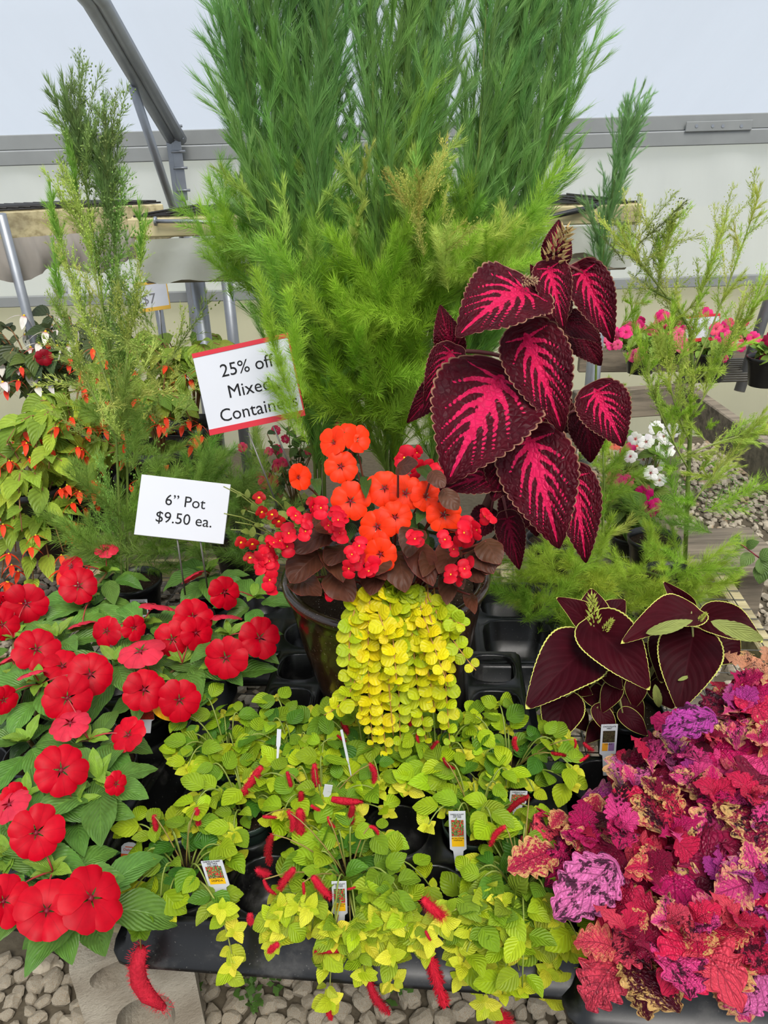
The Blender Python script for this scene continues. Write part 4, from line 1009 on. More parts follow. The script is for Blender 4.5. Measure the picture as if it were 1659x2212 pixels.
impatiens('red impatiens with broad leaves in the black pot nearest the planter', [(394, 1432, .67), (495, 1374, .70), (470, 1440, .66)], PZ(478, 1470, .56), [(488, 1421, 39, .71, -.1, -.1, 0), (560, 1378, 37, .71, .4, .1, 0), (372, 1381, 33, .70, .1, 0, 0), (423, 1367, 31, .71, .5, .1, 0)])
impatiens('red impatiens with upright flowers seen from behind', [(311, 1345, .69), (400, 1370, .67)], PZ(360, 1400, .56), [(416, 1333, 36, .72, .0, .2, 0), (340, 1309, 32, .71, .2, .4, 1), (289, 1356, 23, .70, .5, 0, 0), (231, 1363, 29, .70, -.8, .0, 0), (488, 1331, 29, .71, .1, .4, 1)])
impatiens('red impatiens at the back below the small price sign', [(452, 1237, .69), (550, 1291, .68)], PZ(490, 1310, .56), [(485, 1280, 31, .71, .7, .1, 0), (414, 1244, 23, .72, -.6, .5, 1)])
impatiens('red impatiens with a high single bloom at the back left corner', [(231, 1237, .70), (195, 1300, .67)], PZ(205, 1330, .56), [(170, 1266, 34, .72, .1, .1, 0), (231, 1186, 22, .75, .2, .7, 2), (155, 1224, 22, .73, -.6, .5, 0), (177, 1347, 27, .69, -.2, .4, 1)])
impatiens('red impatiens cut off by the left edge of the picture', [(123, 1374, .69), (30, 1380, .68), (40, 1460, .66)], PZ(60, 1440, .56), [(56, 1304, 38, .71, .0, .1, 0), (36, 1277, 27, .72, -.3, .4, 1), (4, 1305, 24, .7, .5, 0, 0), (78, 1403, 40, .72, .0, .1, 0), (135, 1440, 34, .70, .2, 1.0, 0), (5, 1350, 30, .7, .3, 0, 0), (22, 1420, 24, .68, -.5, .2, 1)])

# ------------------------------------------------------------------ chenille plants
def catkin_mesh(bend, fat, hair, seed):
    r = np.random.default_rng(seed); V = []; F = []; n = 14
    pts_ = [(bend * math.sin(u * PI) , u, 0) for u in np.linspace(0, 1, n)]
    rad = [fat * (.55 + .45 * math.sin(PI * min(1, (i / (n - 1)) * .9 + .12))) * (1 if i < n - 2 else .55) for i in range(n)]
    tv, tf = tube(pts_, rad, 8); V = [tuple(v) for v in tv]; F = [list(f) for f in tf]
    for k in range(420):
        u = r.uniform(0, 1); i = min(n - 2, int(u * (n - 1))); p = np.array(pts_[i]) * (1 - (u * (n - 1) - i)) + np.array(pts_[i + 1]) * (u * (n - 1) - i)
        a = r.uniform(0, 2 * PI); dr = np.array([math.cos(a), r.uniform(-.2, .7), math.sin(a)]); l_ = hair * r.uniform(.6, 1.3); wv = np.cross(dr, [0.1, 1, .2]); wv = wv / np.linalg.norm(wv) * .012
        q = p + dr * rad[i] * .8; o = len(V); V += [tuple(q - wv), tuple(q + wv), tuple(q + dr * (l_ + .02))]; F.append([o, o + 1, o + 2])
    return mk('catkin', V, F, M_['catkin'], True)
CK = [catkin_mesh(.0, .075, .05, 0), catkin_mesh(.08, .07, .05, 1), catkin_mesh(-.09, .075, .055, 2)]; CKF = [catkin_mesh(.03, .12, .09, 3)]; CKS = [catkin_mesh(.05, .15, .2, 4)]
def catkin(t, a, b, kind=0, col=None):
    ln = (b - a).length; lib = (CK, CKF, CKS)[kind]; me = random.choice(lib)
    wr = {0: max(1.0, min(1.5, .055 / max(ln, .01))), 1: 1, 2: 1}[kind]
    return put('catkin', me, t, frame(a, b - a, tocam(a) + jit(.3), (ln * wr, ln, ln * wr)), vary(col or S(206, 38, 58), .15))
CG, CY, CYY = S(74, 126, 36), S(182, 206, 30), S(244, 232, 74)
CKL = [((564, 1657), (519, 1724), 0), ((656, 1616), (656, 1668), 0), ((679, 1651), (699, 1720), 0), ((620, 1667), (630, 1702), 0), ((650, 1711), (656, 1755), 1), ((672, 1740), (690, 1750), 1), ((716, 1726), (782, 1732), 1), ((762, 1741), (759, 1782), 1), ((648, 1750), (652, 1815), 1), ((623, 1753), (630, 1794), 0),
    ((567, 1764), (598, 1766), 0), ((708, 1764), (724, 1787), 0), ((798, 1785), (817, 1802), 0), ((588, 1802), (584, 1868), 0), ((556, 1880), (578, 1888), 2), ((569, 1900), (597, 1932), 0), ((635, 1877), (604, 1920), 1), ((676, 1894), (714, 1938), 1), ((750, 1921), (768, 1916), 1), ((655, 1906), (657, 1932), 0), ((738, 1545), (752, 1584), 1), ((728, 1588), (748, 1602), 1), ((886, 1551), (888, 1594), 0),
    ((799, 1651), (807, 1690), 0), ((424, 1746), (429, 1782), 0), ((905, 1577), (905, 1606), 0), ((946, 1601), (931, 1641), 0), ((957, 1637), (983, 1661), 0), ((1113, 1592), (1118, 1621), 0), ((1190, 1627), (1223, 1632), 0), ((1262, 1606), (1280, 1620), 2), ((1252, 1645), (1272, 1630), 1), ((1241, 1596), (1241, 1616), 0), ((1143, 1720), (1086, 1772), 0), ((1092, 1785), (1059, 1828), 0), ((918, 1945), (954, 1976), 2),
    ((760, 2049), (679, 2056), 0), ((796, 2115), (842, 2188), 0), ((928, 2066), (961, 2170), 0), ((715, 2068), (724, 2092), 1), ((713, 2166), (717, 2202), 0), ((540, 1976), (543, 1994), 1), ((600, 2040), (582, 2056), 1), ((920, 2012), (930, 2030), 2), ((1076, 2192), (1096, 2206), 2), ((305, 2053), (352, 2176), 3), ((332, 1761), (339, 1800), 0), ((1183, 2135), (1196, 2148), 2)]
chen = []
def chenille(label, c, n, reach, seed, droop=0.0, pot=True, azc=None, yel=.5, hgt=.07, zpot=BZ + .01):
    base = Vector((c.x, c.y, zpot)); t = thing('chenille_plant', label, 'chenille plant', base, 'chenille plants in the front tray')
    zs = potted(t, base, .0565, .108, 'potgreen'); sb = Vector((base.x, base.y, zs)); chen.append((t, sb)); nl = 0
    def rosette(e, out, sz, yv):
        nz_ = Vector((0, -.45, 1)) + jit(.45); a0 = U(0, 6.28)
        for q, (m_, s_) in enumerate(((0, 1), (PI, 1), (PI / 2, .72), (-PI / 2, .72))):
            d_ = Vector((math.cos(a0 + m_), math.sin(a0 + m_), U(.05, .45))).normalized()
            pleaf(t, 'chen', e + d_ * .002, e + d_ * sz * s_ * U(.85, 1.15), None, vary(mixc(CY, CYY, min(1, max(0, yv + U(-.3, .3)))), .1), nrm=nz_, ratio=U(.95, 1.15))
        for q in range(2): d_ = (Vector((math.cos(a0 + .8 + q * PI), math.sin(a0 + .8 + q * PI), 1.2))).normalized(); pleaf(t, 'chen', e, e + d_ * sz * .45, None, vary(mixc(CY, CYY, .7), .1), nrm=nz_, ratio=.9)
    for k in range(n):
        a = (2 * PI * k / n + U(-.3, .3)); rr = reach * math.sqrt(U(.06, 1.15)); out = Vector((math.cos(a), math.sin(a), 0)); h = hgt * U(.5, 1.45)
        e = sb + out * rr + Vector((0, 0, h * .8 - droop * U(.3, 1.2) * (1 if out.y < .2 else .2))); ps = bez(sb + out * .012, sb + out * rr * .55 + Vector((0, 0, h * 1.6)), e, 10)
        stem(t, ps, .0018, .0011, S(140, 156, 70), 5); ln = sum((ps[i + 1] - ps[i]).length for i in range(10)); nn = max(2, int(ln / .036))
        for i in range(nn):
            u = (i + .6) / nn; f = u * 10; q = ps[min(10, int(f))].lerp(ps[min(10, int(f) + 1)], f % 1)
            for sg in (-1, 1):
                sd = Vector((-out.y, out.x, 0)) * sg; d_ = (sd * U(.4, 1) + out * U(-.2, .8) + Vector((0, 0, U(-.35, .35)))).normalized(); sz = U(.026, .046); b = q + d_ * .010
                cc = mixc(CG, CY, min(1, max(0, u * .9 + yel - .60 + U(-.3, .3)))); pleaf(t, 'chen', b, b + d_ * sz, None, vary(cc, .18), nrm=Vector((0, -.35, 1)) + jit(.5), ratio=U(.95, 1.2))
        rosette(e, out, U(.020, .030), yel + U(-.3, .2))
    return t
C = {(j, i): p for j, i, p in midcells}
SPEC = [((0, 0), 'chenille plant in the dark green pot at the near left end of the tray', 11, .105, .05, .5), ((0, 2), 'chenille plant spilling over the middle of the front tray edge', 15, .13, .10, .55), ((0, 4), 'chenille plant spilling over the near right end of the front tray', 17, .14, .10, .5),
        ((1, 1), 'chenille plant in the middle of the tray, thick with red catkins', 17, .125, .0, .62), ((1, 3), 'chenille plant with a white tag and a yellow band standing in its pot', 12, .115, .0, .6), ((2, 0), 'chenille plant at the far left end of the tray below the red impatiens', 14, .11, .0, .5),
        ((2, 1), 'green chenille plant in the back row beside a pale tag', 15, .115, .0, .35), ((2, 2), 'chenille plant in the back row under the trailing creeping jenny', 14, .115, .0, .4), ((2, 3), 'chenille plant with pale scorched leaves in the back row', 14, .115, .0, .7), ((2, 4), 'chenille plant in a wide dark pot at the right below the chocolate coleus', 12, .12, .0, .45), ((1, 0), 'chenille plant between the tray end and the empty cells at left', 9, .09, .0, .6)]
for key, lab, n, reach, dr, yel in SPEC:
    chenille(lab, C[key], int(n * 1.25), reach, 0, dr, yel=yel)
def vine(x, y, tx, ty, Y=.75, n=None):
    e = PY(tx, ty, Y); a = PZ(x, y, .62); t, sb = min(chen, key=lambda q: (q[1] - a).length); ps = bez(sb + Vector((0, -.01, 0)), Vector((a.x, min(a.y, Y + .06), .66)), e, 12); stem(t, ps, .0018, .0011, S(150, 156, 74), 5)
    for i in range(8):
        u = .3 + .7 * i / 7; p, d_ = along(ps, min(u, .995))
        for sg in (-1, 1):
            p = p + jit(.008); dd = (Vector((sg * U(.2, 1), U(-.6, .2), U(-.7, .6))) + d_ * .3).normalized(); pleaf(t, 'chen', p, p + dd * U(.020, .046) * (1.15 - .4 * u), None, vary(mixc(CG, mixc(CY, CYY, U(0, .7)), min(1, u * .9 + U(-.3, .2) if u > .3 else .2)), .14), nrm=tocam(p) * .6 + Vector((0, 0, .5)) + jit(.6), ratio=U(.95, 1.2))
    for e_ in (e, along(ps, .8)[0] + jit(.012), along(ps, .6)[0] + jit(.012)):
        nz_ = tocam(e_) + jit(.4); x_ = nz_.orthogonal().normalized(); y_ = nz_.cross(x_).normalized(); a0 = U(0, 6.28)
        for q in range(4):
            dd = (x_ * math.cos(a0 + q * PI / 2) + y_ * math.sin(a0 + q * PI / 2) + nz_ * .25).normalized(); pleaf(t, 'chen', e_ + nz_ * .006, e_ + nz_ * .006 + dd * U(.02, .03) * (1, .75)[q % 2], None, vary(mixc(CY, CYY, U(0, 1)), .1), nrm=nz_, ratio=1.0)
def along(ps, u):
    f = u * (len(ps) - 1); i = min(int(f), len(ps) - 2); return ps[i].lerp(ps[i + 1], f - i), (ps[i + 1] - ps[i]).normalized()
for v_ in ((480, 1930, 505, 2085), (560, 1950, 590, 2030), (640, 1960, 620, 2010), (700, 1980, 720, 2070), (720, 1980, 712, 2160), (760, 1990, 790, 2105), (800, 1980, 850, 2120), (820, 1980, 830, 2050), (900, 2000, 925, 2060), (960, 1990, 990, 2110), (1000, 1980, 1045, 2160), (1040, 1990, 1080, 2080), (1080, 1990, 1130, 2130), (1120, 1980, 1190, 2150), (1150, 1960, 1240, 2120), (1160, 1950, 1225, 2040), (1090, 1960, 1090, 2030), (930, 1990, 905, 2035), (1060, 1900, 1010, 2010), (860, 1960, 870, 2000)): vine(*v_)
ex = Vector((C[(0, 4)].x - .02, C[(0, 4)].y - .0, 0))
for (ax, ay), (bx_, by_), kd in CKL:
    z0 = .655 if ay < 1990 else .60
    if kd == 3:
        a = PY(305, 2050, .775); mid = PY(300, 2120, .77); b = PY(356, 2178, .76); t, sb = min(chen, key=lambda q: (q[1] - a).length)
        V, F = tube([a, a.lerp(mid, .5) + Vector((-.004, 0, 0)), mid, mid.lerp(b, .45) + Vector((-.006, 0, -.004)), b], [.008, .0125, .0135, .0125, .005], 10); V = [tuple(v) for v in V]; F = [list(f) for f in F]; r = np.random.default_rng(2)
        cl = bez(a, mid * 2 - (a + b) / 2, b, 30)
        for k in range(1100):
            p = cl[r.integers(0, 31)]; dd = Vector(r.normal(size=3)).normalized(); q = p + dd * .011 + Vector(r.normal(size=3)) * .002; wv = dd.orthogonal().normalized() * .0005; o = len(V); V += [tuple(q - wv), tuple(q + wv), tuple(q + dd * .006)]; F.append([o, o + 1, o + 2])
        wput('catkin', mk('catkin', V, F, M_['catkin'], True), t, S(206, 44, 62), 'long drooping red catkin')
        lf = PY(300, 2010, .78); stem(t, bez(sb, PY(330, 1960, .80), lf, 6) + [a], .0018, .0012, S(150, 140, 70), 5)
        for tx, ty in ((270, 1995), (330, 1985), (285, 2035), (318, 2030)): pleaf(t, 'chen', lf, PY(tx, ty, .77), None, vary(S(120, 160, 40), .1), up=.3, ratio=1.1)
        continue
    a = PZ(ax, ay, z0 + U(-.01, .015)); 
    if ay > 2040: a = PY(ax, ay, .745)
    b = PY(bx_, by_, a.y - U(.0, .01)) if abs(by_ - ay) > 20 else PY(bx_, by_, a.y + U(-.01, .01))
    t, sb = min(chen, key=lambda q: (q[1] - a).length)
    if kd == 2: a, b = a - (b - a) * .1, b + (b - a) * .1
    catkin(t, a, b, kd, S(168, 30, 40) if random.random() < .2 else None)
    if ay < 2040 and kd == 0 or ay > 2040: stem(t, bez(sb, sb.lerp(a, .5) + Vector((0, -.01, .05)), a, 5), .0014, .001, S(150, 130, 70), 5)

# ------------------------------------------------------------------ chocolate coleus
cb = PZ(1380, 1590, .56); cbase = Vector((cb.x, cb.y + .07, BZ + .008))
cc_ = thing('chocolate_coleus', 'dark chocolate coleus with lime-edged leaves at right', 'coleus', cbase)
zs = potted(cc_, cbase, .070, .125, 'potblack'); sb = Vector((cbase.x, cbase.y, zs)); CHO = S(54, 6, 16)
tops = [PY(1285, 1345, 1.24), PY(1490, 1325, 1.24)]
for p in tops: stem(cc_, bez(sb, sb.lerp(p, .5) + Vector((0, 0, .03)), p, 6), .006, .004, S(130, 130, 70), 7)
CHL = [((1272, 1398), (1138, 1526), 142, 1.22, 1.10, .5, 0), ((1222, 1506), (1192, 1612), 96, 1.2, 1.12, .3, 0), ((1283, 1354), (1404, 1488), 128, 1.22, 1.10, .5, 1), ((1493, 1326), (1346, 1382), 92, 1.22, 1.12, 1.0, 0), ((1486, 1318), (1434, 1257), 48, 1.26, 1.28, .1, 1), ((1525, 1330), (1648, 1384), 92, 1.24, 1.16, .9, 0),
    ((1497, 1376), (1466, 1532), 136, 1.2, 1.09, .4, 0), ((1453, 1374), (1428, 1474), 94, 1.25, 1.18, .3, 0), ((1274, 1350), (1203, 1290), 62, 1.27, 1.30, .6, 1), ((1283, 1340), (1277, 1270), 70, 1.28, 1.32, .4, 0), ((1312, 1338), (1350, 1294), 60, 1.28, 1.3, .5, 1), ((1420, 1470), (1455, 1532), 66, 1.24, 1.2, .2, 0), ((1545, 1385), (1600, 1425), 90, 1.28, 1.26, .4, 0),
    ((1400, 1400), (1390, 1480), 90, 1.28, 1.24, .2, 0), ((1310, 1430), (1335, 1510), 44, 1.26, 1.22, .3, 0), ((1270, 1490), (1325, 1540), 52, 1.22, 1.18, .4, 0), ((1255, 1470), (1215, 1520), 60, 1.26, 1.22, .3, 0), ((1290, 1440), (1300, 1480), 34, 1.25, 1.22, .3, 1), ((1320, 1560), (1352, 1548), 34, 1.2, 1.18, .5, 0), ((1300, 1570), (1265, 1605), 46, 1.2, 1.16, .4, 0),
    ((1255, 1490), (1280, 1500), 30, 1.22, 1.2, .3, 0), ((1240, 1540), (1270, 1580), 50, 1.26, 1.22, .2, 0), ((1330, 1440), (1395, 1520), 60, 1.3, 1.28, .2, 0), ((1310, 1450), (1345, 1490), 40, 1.2, 1.17, .4, 0), ((1330, 1480), (1300, 1540), 46, 1.19, 1.16, .4, 0), ((1350, 1500), (1390, 1560), 50, 1.2, 1.17, .4, 0), ((1375, 1470), (1370, 1530), 48, 1.21, 1.18, .3, 0), ((1290, 1530), (1330, 1590), 44, 1.17, 1.14, .4, 0), ((1345, 1540), (1400, 1590), 44, 1.17, 1.14, .5, 0), ((1260, 1440), (1310, 1460), 38, 1.2, 1.18, .4, 0), ((1360, 1420), (1330, 1460), 40, 1.22, 1.2, .4, 0)]
for b, t, wp, yb, yt, up, ix in CHL: 
    B = PY(*b, yb); pleaf(cc_, 'choc', B, PY(*t, yt), wp, vary(CHO, .25), up=up, idx=ix); q = min(tops + [sb.lerp(tops[0], .5), sb.lerp(tops[1], .5)], key=lambda q: (q - B).length)
    if (q - B).length > .015: stem(cc_, bez(q, (q + B) / 2 + Vector((0, 0, .01)), B, 4), .003, .002, S(150, 150, 90), 5, 'petiole')
LB = leaf_mesh('leaf', M_['leaf_lime_back'], P_(.12, .8, .8), 20, 4, 9, .05, True, arc=.1, seed=3)
for b, t in (((1395, 1368), (1497, 1340)), ((1535, 1342), (1650, 1382)), ((1415, 1478), (1424, 1528)), ((1464, 1470), (1490, 1460))):
    B, T = PY(*b, 1.12), PY(*t, 1.13); put('leaf_edge', LB, cc_, frame(B, T - B, tocam(B), ((T - B).length * 1.0,) * 3), S(150, 160, 84), 'curled lime underside of a leaf edge')
for b, t, s in (((1283, 1345), (1277, 1278), 1.25), ((1305, 1362), (1325, 1335), .7), ((1510, 1340), (1528, 1322), .5)):
    B, T = PY(*b, 1.18), PY(*t, 1.18); put('flower_spike', spike_me, cc_, frame(B, T - B, (0, -1, 0), (s * .45, (T - B).length / .07, s * .45)), S(186, 196, 84), 'pale lime flower spike')

# ------------------------------------------------------------------ pink coleus
PKS = [S(212, 28, 104), S(240, 70, 142), S(214, 36, 78), S(190, 60, 146), S(144, 16, 58), S(240, 76, 98), S(222, 104, 168), S(84, 12, 34)]
def pink(label, base, shoots, dens=6, sz=.072):
    base = snap(base, rightcells); t = thing('pink_coleus', label, 'coleus', Vector((base.x, base.y, BZ + .008)), 'pink frilled coleus at right'); zs = potted(t, Vector((base.x, base.y, BZ + .012)), .060, .118, 'potblack'); sb = Vector((base.x, base.y, zs))
    for x, y, z, pal in shoots:
        p = PZ(x, y, z); stem(t, bez(sb + jit(.02), sb.lerp(p, .5) + Vector((0, 0, .03)), p, 5), .0045, .0028, S(90, 30, 46), 6); a0 = U(0, 6.28)
        for k in range(dens):
            a = a0 + 2 * PI * k / dens + U(-.25, .25); el = U(-.5, .2); d_ = Vector((math.cos(a) * math.cos(el), math.sin(a) * math.cos(el), math.sin(el))); q = p - Vector((0, 0, U(0, .05))) + d_ * .012
            pleaf(t, 'pink', q, q + d_ * sz * U(.65, 1.45), None, vary(PKS[random.choice(pal)], .18), nrm=Vector((0, -.35, 1)) + jit(.3), ratio=U(.95, 1.25))
        for k in range(5):
            a = U(0, 6.28); el = U(.2, .9); d_ = Vector((math.cos(a) * math.cos(el), math.sin(a) * math.cos(el), math.sin(el))); pleaf(t, random.choice(('pinknar', 'pink')), p, p + d_ * U(.03, .055), None, vary(PKS[random.choice(pal[:3])], .15), nrm=Vector((0, -.4, 1)), ratio=1.1)
        for k in range(4):
            q = sb.lerp(p, U(.3, .8)); a = U(0, 6.28); d_ = Vector((math.cos(a), math.sin(a), U(-.4, .1))).normalized(); pleaf(t, 'pink', q, q + d_ * sz, None, vary(PKS[random.choice((4, 7))], .2), nrm=Vector((0, -.3, 1)), ratio=1.1)
    return t
A_, B_, D_, E_ = [0, 1, 2, 4, 5, 4], [3, 6, 1, 0, 4], [2, 5, 4, 0, 7], [1, 6, 3, 0, 4]
pk1 = pink('pink coleus with the big black-splashed leaf, nearest the green chenille plants', PZ(1345, 1880, .56), [(1345, 1790, .70, A_), (1255, 1800, .66, [2, 5, 0]), (1450, 1800, .69, [1, 2, 0]), (1400, 1880, .66, D_)])
B = PY(1322, 1868, .77); T = PY(1196, 1985, .71); pleaf(pk1, 'splash', B, T, 132, S(240, 120, 184), up=.7, label='large pink leaf splashed with black')
B = PY(1192, 1838, .82); T = PY(1095, 1882, .78); pleaf(pk1, 'fleck', B, T, 92, S(200, 44, 80), up=.7, label='rose leaf with straw-flecked edge')
pk2 = pink('coral and yellow flecked coleus overhanging the near tray corner', PZ(1420, 2020, .56), [(1350, 2010, .66, D_), (1440, 1990, .66, [5, 2, 1]), (1500, 1990, .66, [5, 2, 1])])
for b, t, wp, c, lb in (((1430, 2010), (1432, 2130), 95, 1, None), ((1380, 2080), (1400, 2205), 84, 7, None), ((1560, 2080), (1620, 2208), 105, 1, None), ((1500, 1990), (1510, 2075), 90, 2, None), ((1360, 2090), (1295, 2140), 44, 5, None)):
    pleaf(pk2, random.choice(('pink', 'fleck')), PY(*b, .69), PY(*t, .645), wp, vary(PKS[c], .1), up=.6)
pink('hot pink coleus at the lower right edge of the picture', PZ(1600, 1980, .56), [(1590, 1990, .66, [1, 5, 2]), (1640, 1900, .68, E_), (1560, 1900, .67, B_), (1660, 2020, .64, E_)])
pink('magenta coleus in the middle of the right hand tray', PZ(1560, 1780, .56), [(1540, 1720, .70, A_), (1620, 1720, .70, D_), (1490, 1700, .68, B_), (1640, 1790, .69, E_)])
pink('purple-pink coleus behind the chocolate coleus tag', PZ(1440, 1670, .56), [(1400, 1640, .68, A_), (1470, 1640, .68, B_), (1430, 1720, .68, D_), (1370, 1700, .66, B_)])
pk6 = pink('rose coleus with peach tips at the far right by the gravel path', PZ(1600, 1570, .56), [(1590, 1530, .70, B_), (1640, 1600, .70, A_), (1530, 1590, .68, D_), (1600, 1480, .72, [2, 0, 4]), (1650, 1490, .71, [5, 2])])
for x, y in ((1610, 1440), (1640, 1455), (1655, 1430)):
    for k in range(5):
        p = PZ(x, y, .73); a = U(0, 6.28); pleaf(pk6, 'pinknar', p, p + Vector((math.cos(a), math.sin(a), .3)) * U(.03, .05), None, vary(S(240, 170, 130), .1), nrm=(0, -.4, 1), ratio=1.4)
pleaf(pk6, 'splash', PY(1535, 1545, .98), PY(1428, 1590, .94), 80, S(200, 70, 170), up=.9)
for b, t, wp in (((1240, 1770), (1225, 1850), 50), ((1290, 1720), (1270, 1800), 60), ((1215, 1755), (1190, 1790), 44)): pleaf(pk1, 'fleck', PY(*b, .88), PY(*t, .85), wp, S(206, 50, 80), up=.6)
put('flower_spike', spike_me, pk1, frame(PZ(1335, 1755, .70), Vector((0, 0, 1)), (0, -1, 0), (.6, .9, .6)), S(60, 16, 30), 'dark purple flower spike')
# ------------------------------------------------------------------ feathery dog fennel plants
GR_D, GR_M, GR_L, GR_Y = S(132, 180, 114), S(148, 194, 84), S(176, 214, 72), S(210, 220, 116)
def path3(pts, Y): 
    out = []
    for i, q in enumerate(pts): out.append(PY(q[0], q[1], q[2] if len(q) > 2 else Y))
    return out
def along(ps, u):
    f = u * (len(ps) - 1); i = min(int(f), len(ps) - 2); return ps[i].lerp(ps[i + 1], f - i), (ps[i + 1] - ps[i]).normalized()
def feather(label, pot_xy, stems, n, key, ln, tilt, c0, c1, r0=.006, u0=.12, lean=0.0, pr=.075, side=None, potz=BZ + .008, scol=S(112, 132, 60), name='feathery_fennel', group='feathery fennel plants'):
    base = Vector((pot_xy[0], pot_xy[1], potz)); t = thing(name, label, 'feathery plant', base, group)
    zs = potted(t, base, pr, .15, 'potblack')
    for ps in stems:
        full = [Vector((base.x + U(-.02, .02), base.y + U(-.02, .02), zs))] + ps
        stem(t, full, r0, r0 * .35, scol, 6)
        for k in range(n):
            u = u0 + (1 - u0) * (k + U(0, 1)) / n; p, d_ = along(full, min(u, .995)); a = U(0, 6.28); o = Vector((math.cos(a), math.sin(a) * .8, 0)); tl = tilt * U(.5, 1.3) * (1 - .35 * u)
            fr(t, key, p, d_ * math.cos(tl) + o * math.sin(tl) + Vector((0, 0, lean)), ln * U(.7, 1.15) * (1.05 - .35 * u), vary(mixc(c0, c1, max(0, min(1, u + U(-.2, .2)))), .18))
    return t
fb = feather('tall dense feathery fennel left of centre, rising behind the discount sign', (-.20, 2.0), [path3([(690, 1000), (655, 700), (615, 400), (585, 120), (570, -160)], 1.86), path3([(680, 1000), (625, 650), (560, 330), (525, 130)], 1.86), path3([(692, 1000), (680, 600), (660, 250), (645, -120)], 1.9), path3([(700, 1010), (700, 640), (695, 300), (700, 20)], 1.84)], 50, 'plume', .40, .30, GR_M, GR_D, .006, .22)
fc = feather('tallest feathery fennel in the middle, running out of the picture top', (.02, 2.0), [path3([(835, 1000), (830, 650), (810, 300), (790, -160)], 1.84), path3([(845, 1000), (860, 650), (870, 300), (880, -200)], 1.86), path3([(850, 1000), (900, 640), (930, 280), (950, -160)], 1.88)], 54, 'plume', .42, .30, GR_L, GR_D, .007, .2)
fd = feather('broad feathery fennel right of the middle, above the maroon coleus', (.22, 2.02), [path3([(930, 1000), (985, 640), (1035, 320), (1060, -160)], 1.9), path3([(940, 1000), (1040, 620), (1120, 300), (1170, -60)], 1.94), path3([(945, 1000), (1080, 660), (1180, 330), (1235, 60)], 1.94), path3([(935, 1000), (1010, 620), (1090, 260), (1130, -200)], 1.96)], 50, 'plume', .40, .28, GR_M, S(140, 188, 114), .006, .24)
# soft lower growth of the same plants
def soft(t, x0, x1, y0, y1, n, Y0, Y1, c0, c1, ln=.2, key='soft', spread=1.0, upw=1.0):
    for _ in range(n):
        p = PY(U(x0, x1), U(y0, y1), U(Y0, Y1)); d_ = Vector((U(-1, 1) * spread, U(-1, .5) * spread, U(.2, 1.2) * upw)); fr(t, key, p, d_, ln * U(.6, 1.2), vary(mixc(c0, c1, U(0, 1)), .15))
soft(fb, 640, 740, 620, 960, 40, 1.72, 1.95, GR_M, GR_L, .22, spread=.6)
for x, y, dx in ((650, 905, -.35), (630, 850, -.3), (610, 800, -.25), (640, 940, -.3), (655, 860, -.1), (600, 760, -.1), (665, 960, -.3), (640, 800, .0)): fr(fb, 'soft', PY(x, y, 1.53), Vector((dx, -.05, .9)), U(.12, .17), vary(GR_L, .12))
soft(fc, 740, 920, 640, 950, 64, 1.62, 1.85, GR_L, S(124, 170, 30), .22, spread=.7)
soft(fd, 900, 1110, 500, 720, 36, 1.80, 1.95, GR_L, GR_M, .22, spread=.7)
soft(fb, 500, 740, 420, 680, 40, 1.75, 1.92, GR_Y, GR_M, .13, 'young', .6)
soft(fc, 760, 960, 380, 640, 40, 1.70, 1.85, GR_Y, GR_M, .13, 'young', .6)
soft(fc, 840, 960, 440, 560, 14, 1.62, 1.70, GR_Y, S(190, 186, 90), .12, 'seed', .6)
soft(fd, 960, 1080, 560, 640, 20, 1.66, 1.80, GR_L, GR_Y, .16, spread=.8)
soft(fb, 480, 580, 480, 640, 16, 1.85, 2.0, GR_M, GR_L, .2, spread=.6)

fa = feather('loose seeding fennel at left with two tall tips against the wall', (-.70, 1.80), [path3([(262, 1240), (250, 900), (215, 600), (185, 400), (172, 235)], 1.82), path3([(275, 1240), (275, 900), (255, 620), (240, 460), (236, 330)], 1.84)], 30, 'seed', .20, .45, GR_M, S(146, 168, 98), .0045, .1)
for ps in ([(255, 900), (190, 700), (130, 520)], [(262, 880), (280, 720), (305, 560)], [(250, 940), (170, 820), (130, 640)], [(240, 760), (200, 560), (165, 420)]):
    q = path3(ps, 1.8); q = bez(q[0], q[1], q[2], 8); stem(fa, q, .003, .0012, S(140, 156, 84), 5)
    for k in range(14): p, d_ = along(q, .25 + .74 * k / 14); fr(fa, 'seed', p, d_ + jit(.45) + Vector((0, 0, .2)), U(.07, .15), vary(mixc(GR_M, GR_Y, U(.2, .9)), .2))
    p, d_ = along(q, .97); fr(fa, 'young', p, d_ + Vector((0, 0, .4)), .13, vary(GR_M, .1)); fr(fa, 'young', p, d_ + jit(.3) + Vector((0, 0, .4)), .11, vary(GR_M, .1))
for x, y in ((172, 300), (185, 380), (236, 390), (242, 460), (175, 340), (238, 420)): 
    for _ in range(3): fr(fa, 'young', PY(x, y + U(0, 40), 1.82), Vector((U(-.25, .25), 0, 1)), U(.12, .17), vary(S(134, 164, 98), .12))
soft(fa, 190, 380, 680, 960, 30, 1.72, 1.95, S(150, 172, 92), GR_Y, .16, 'seed', .9)
soft(fa, 210, 310, 950, 1260, 18, 1.7, 1.9, S(130, 166, 66), S(150, 180, 82), .2, 'soft', .8)
fm = feather('low feathery fennel behind the small price sign', (-.45, 2.02), [path3([(430, 1180), (430, 1080), (450, 1000)], 1.88)], 16, 'soft', .2, .8, S(120, 160, 66), GR_M, .004, .2)
soft(fm, 320, 600, 1060, 1250, 40, 1.75, 1.98, S(130, 166, 76), S(160, 190, 88), .2, 'soft', 1.0)

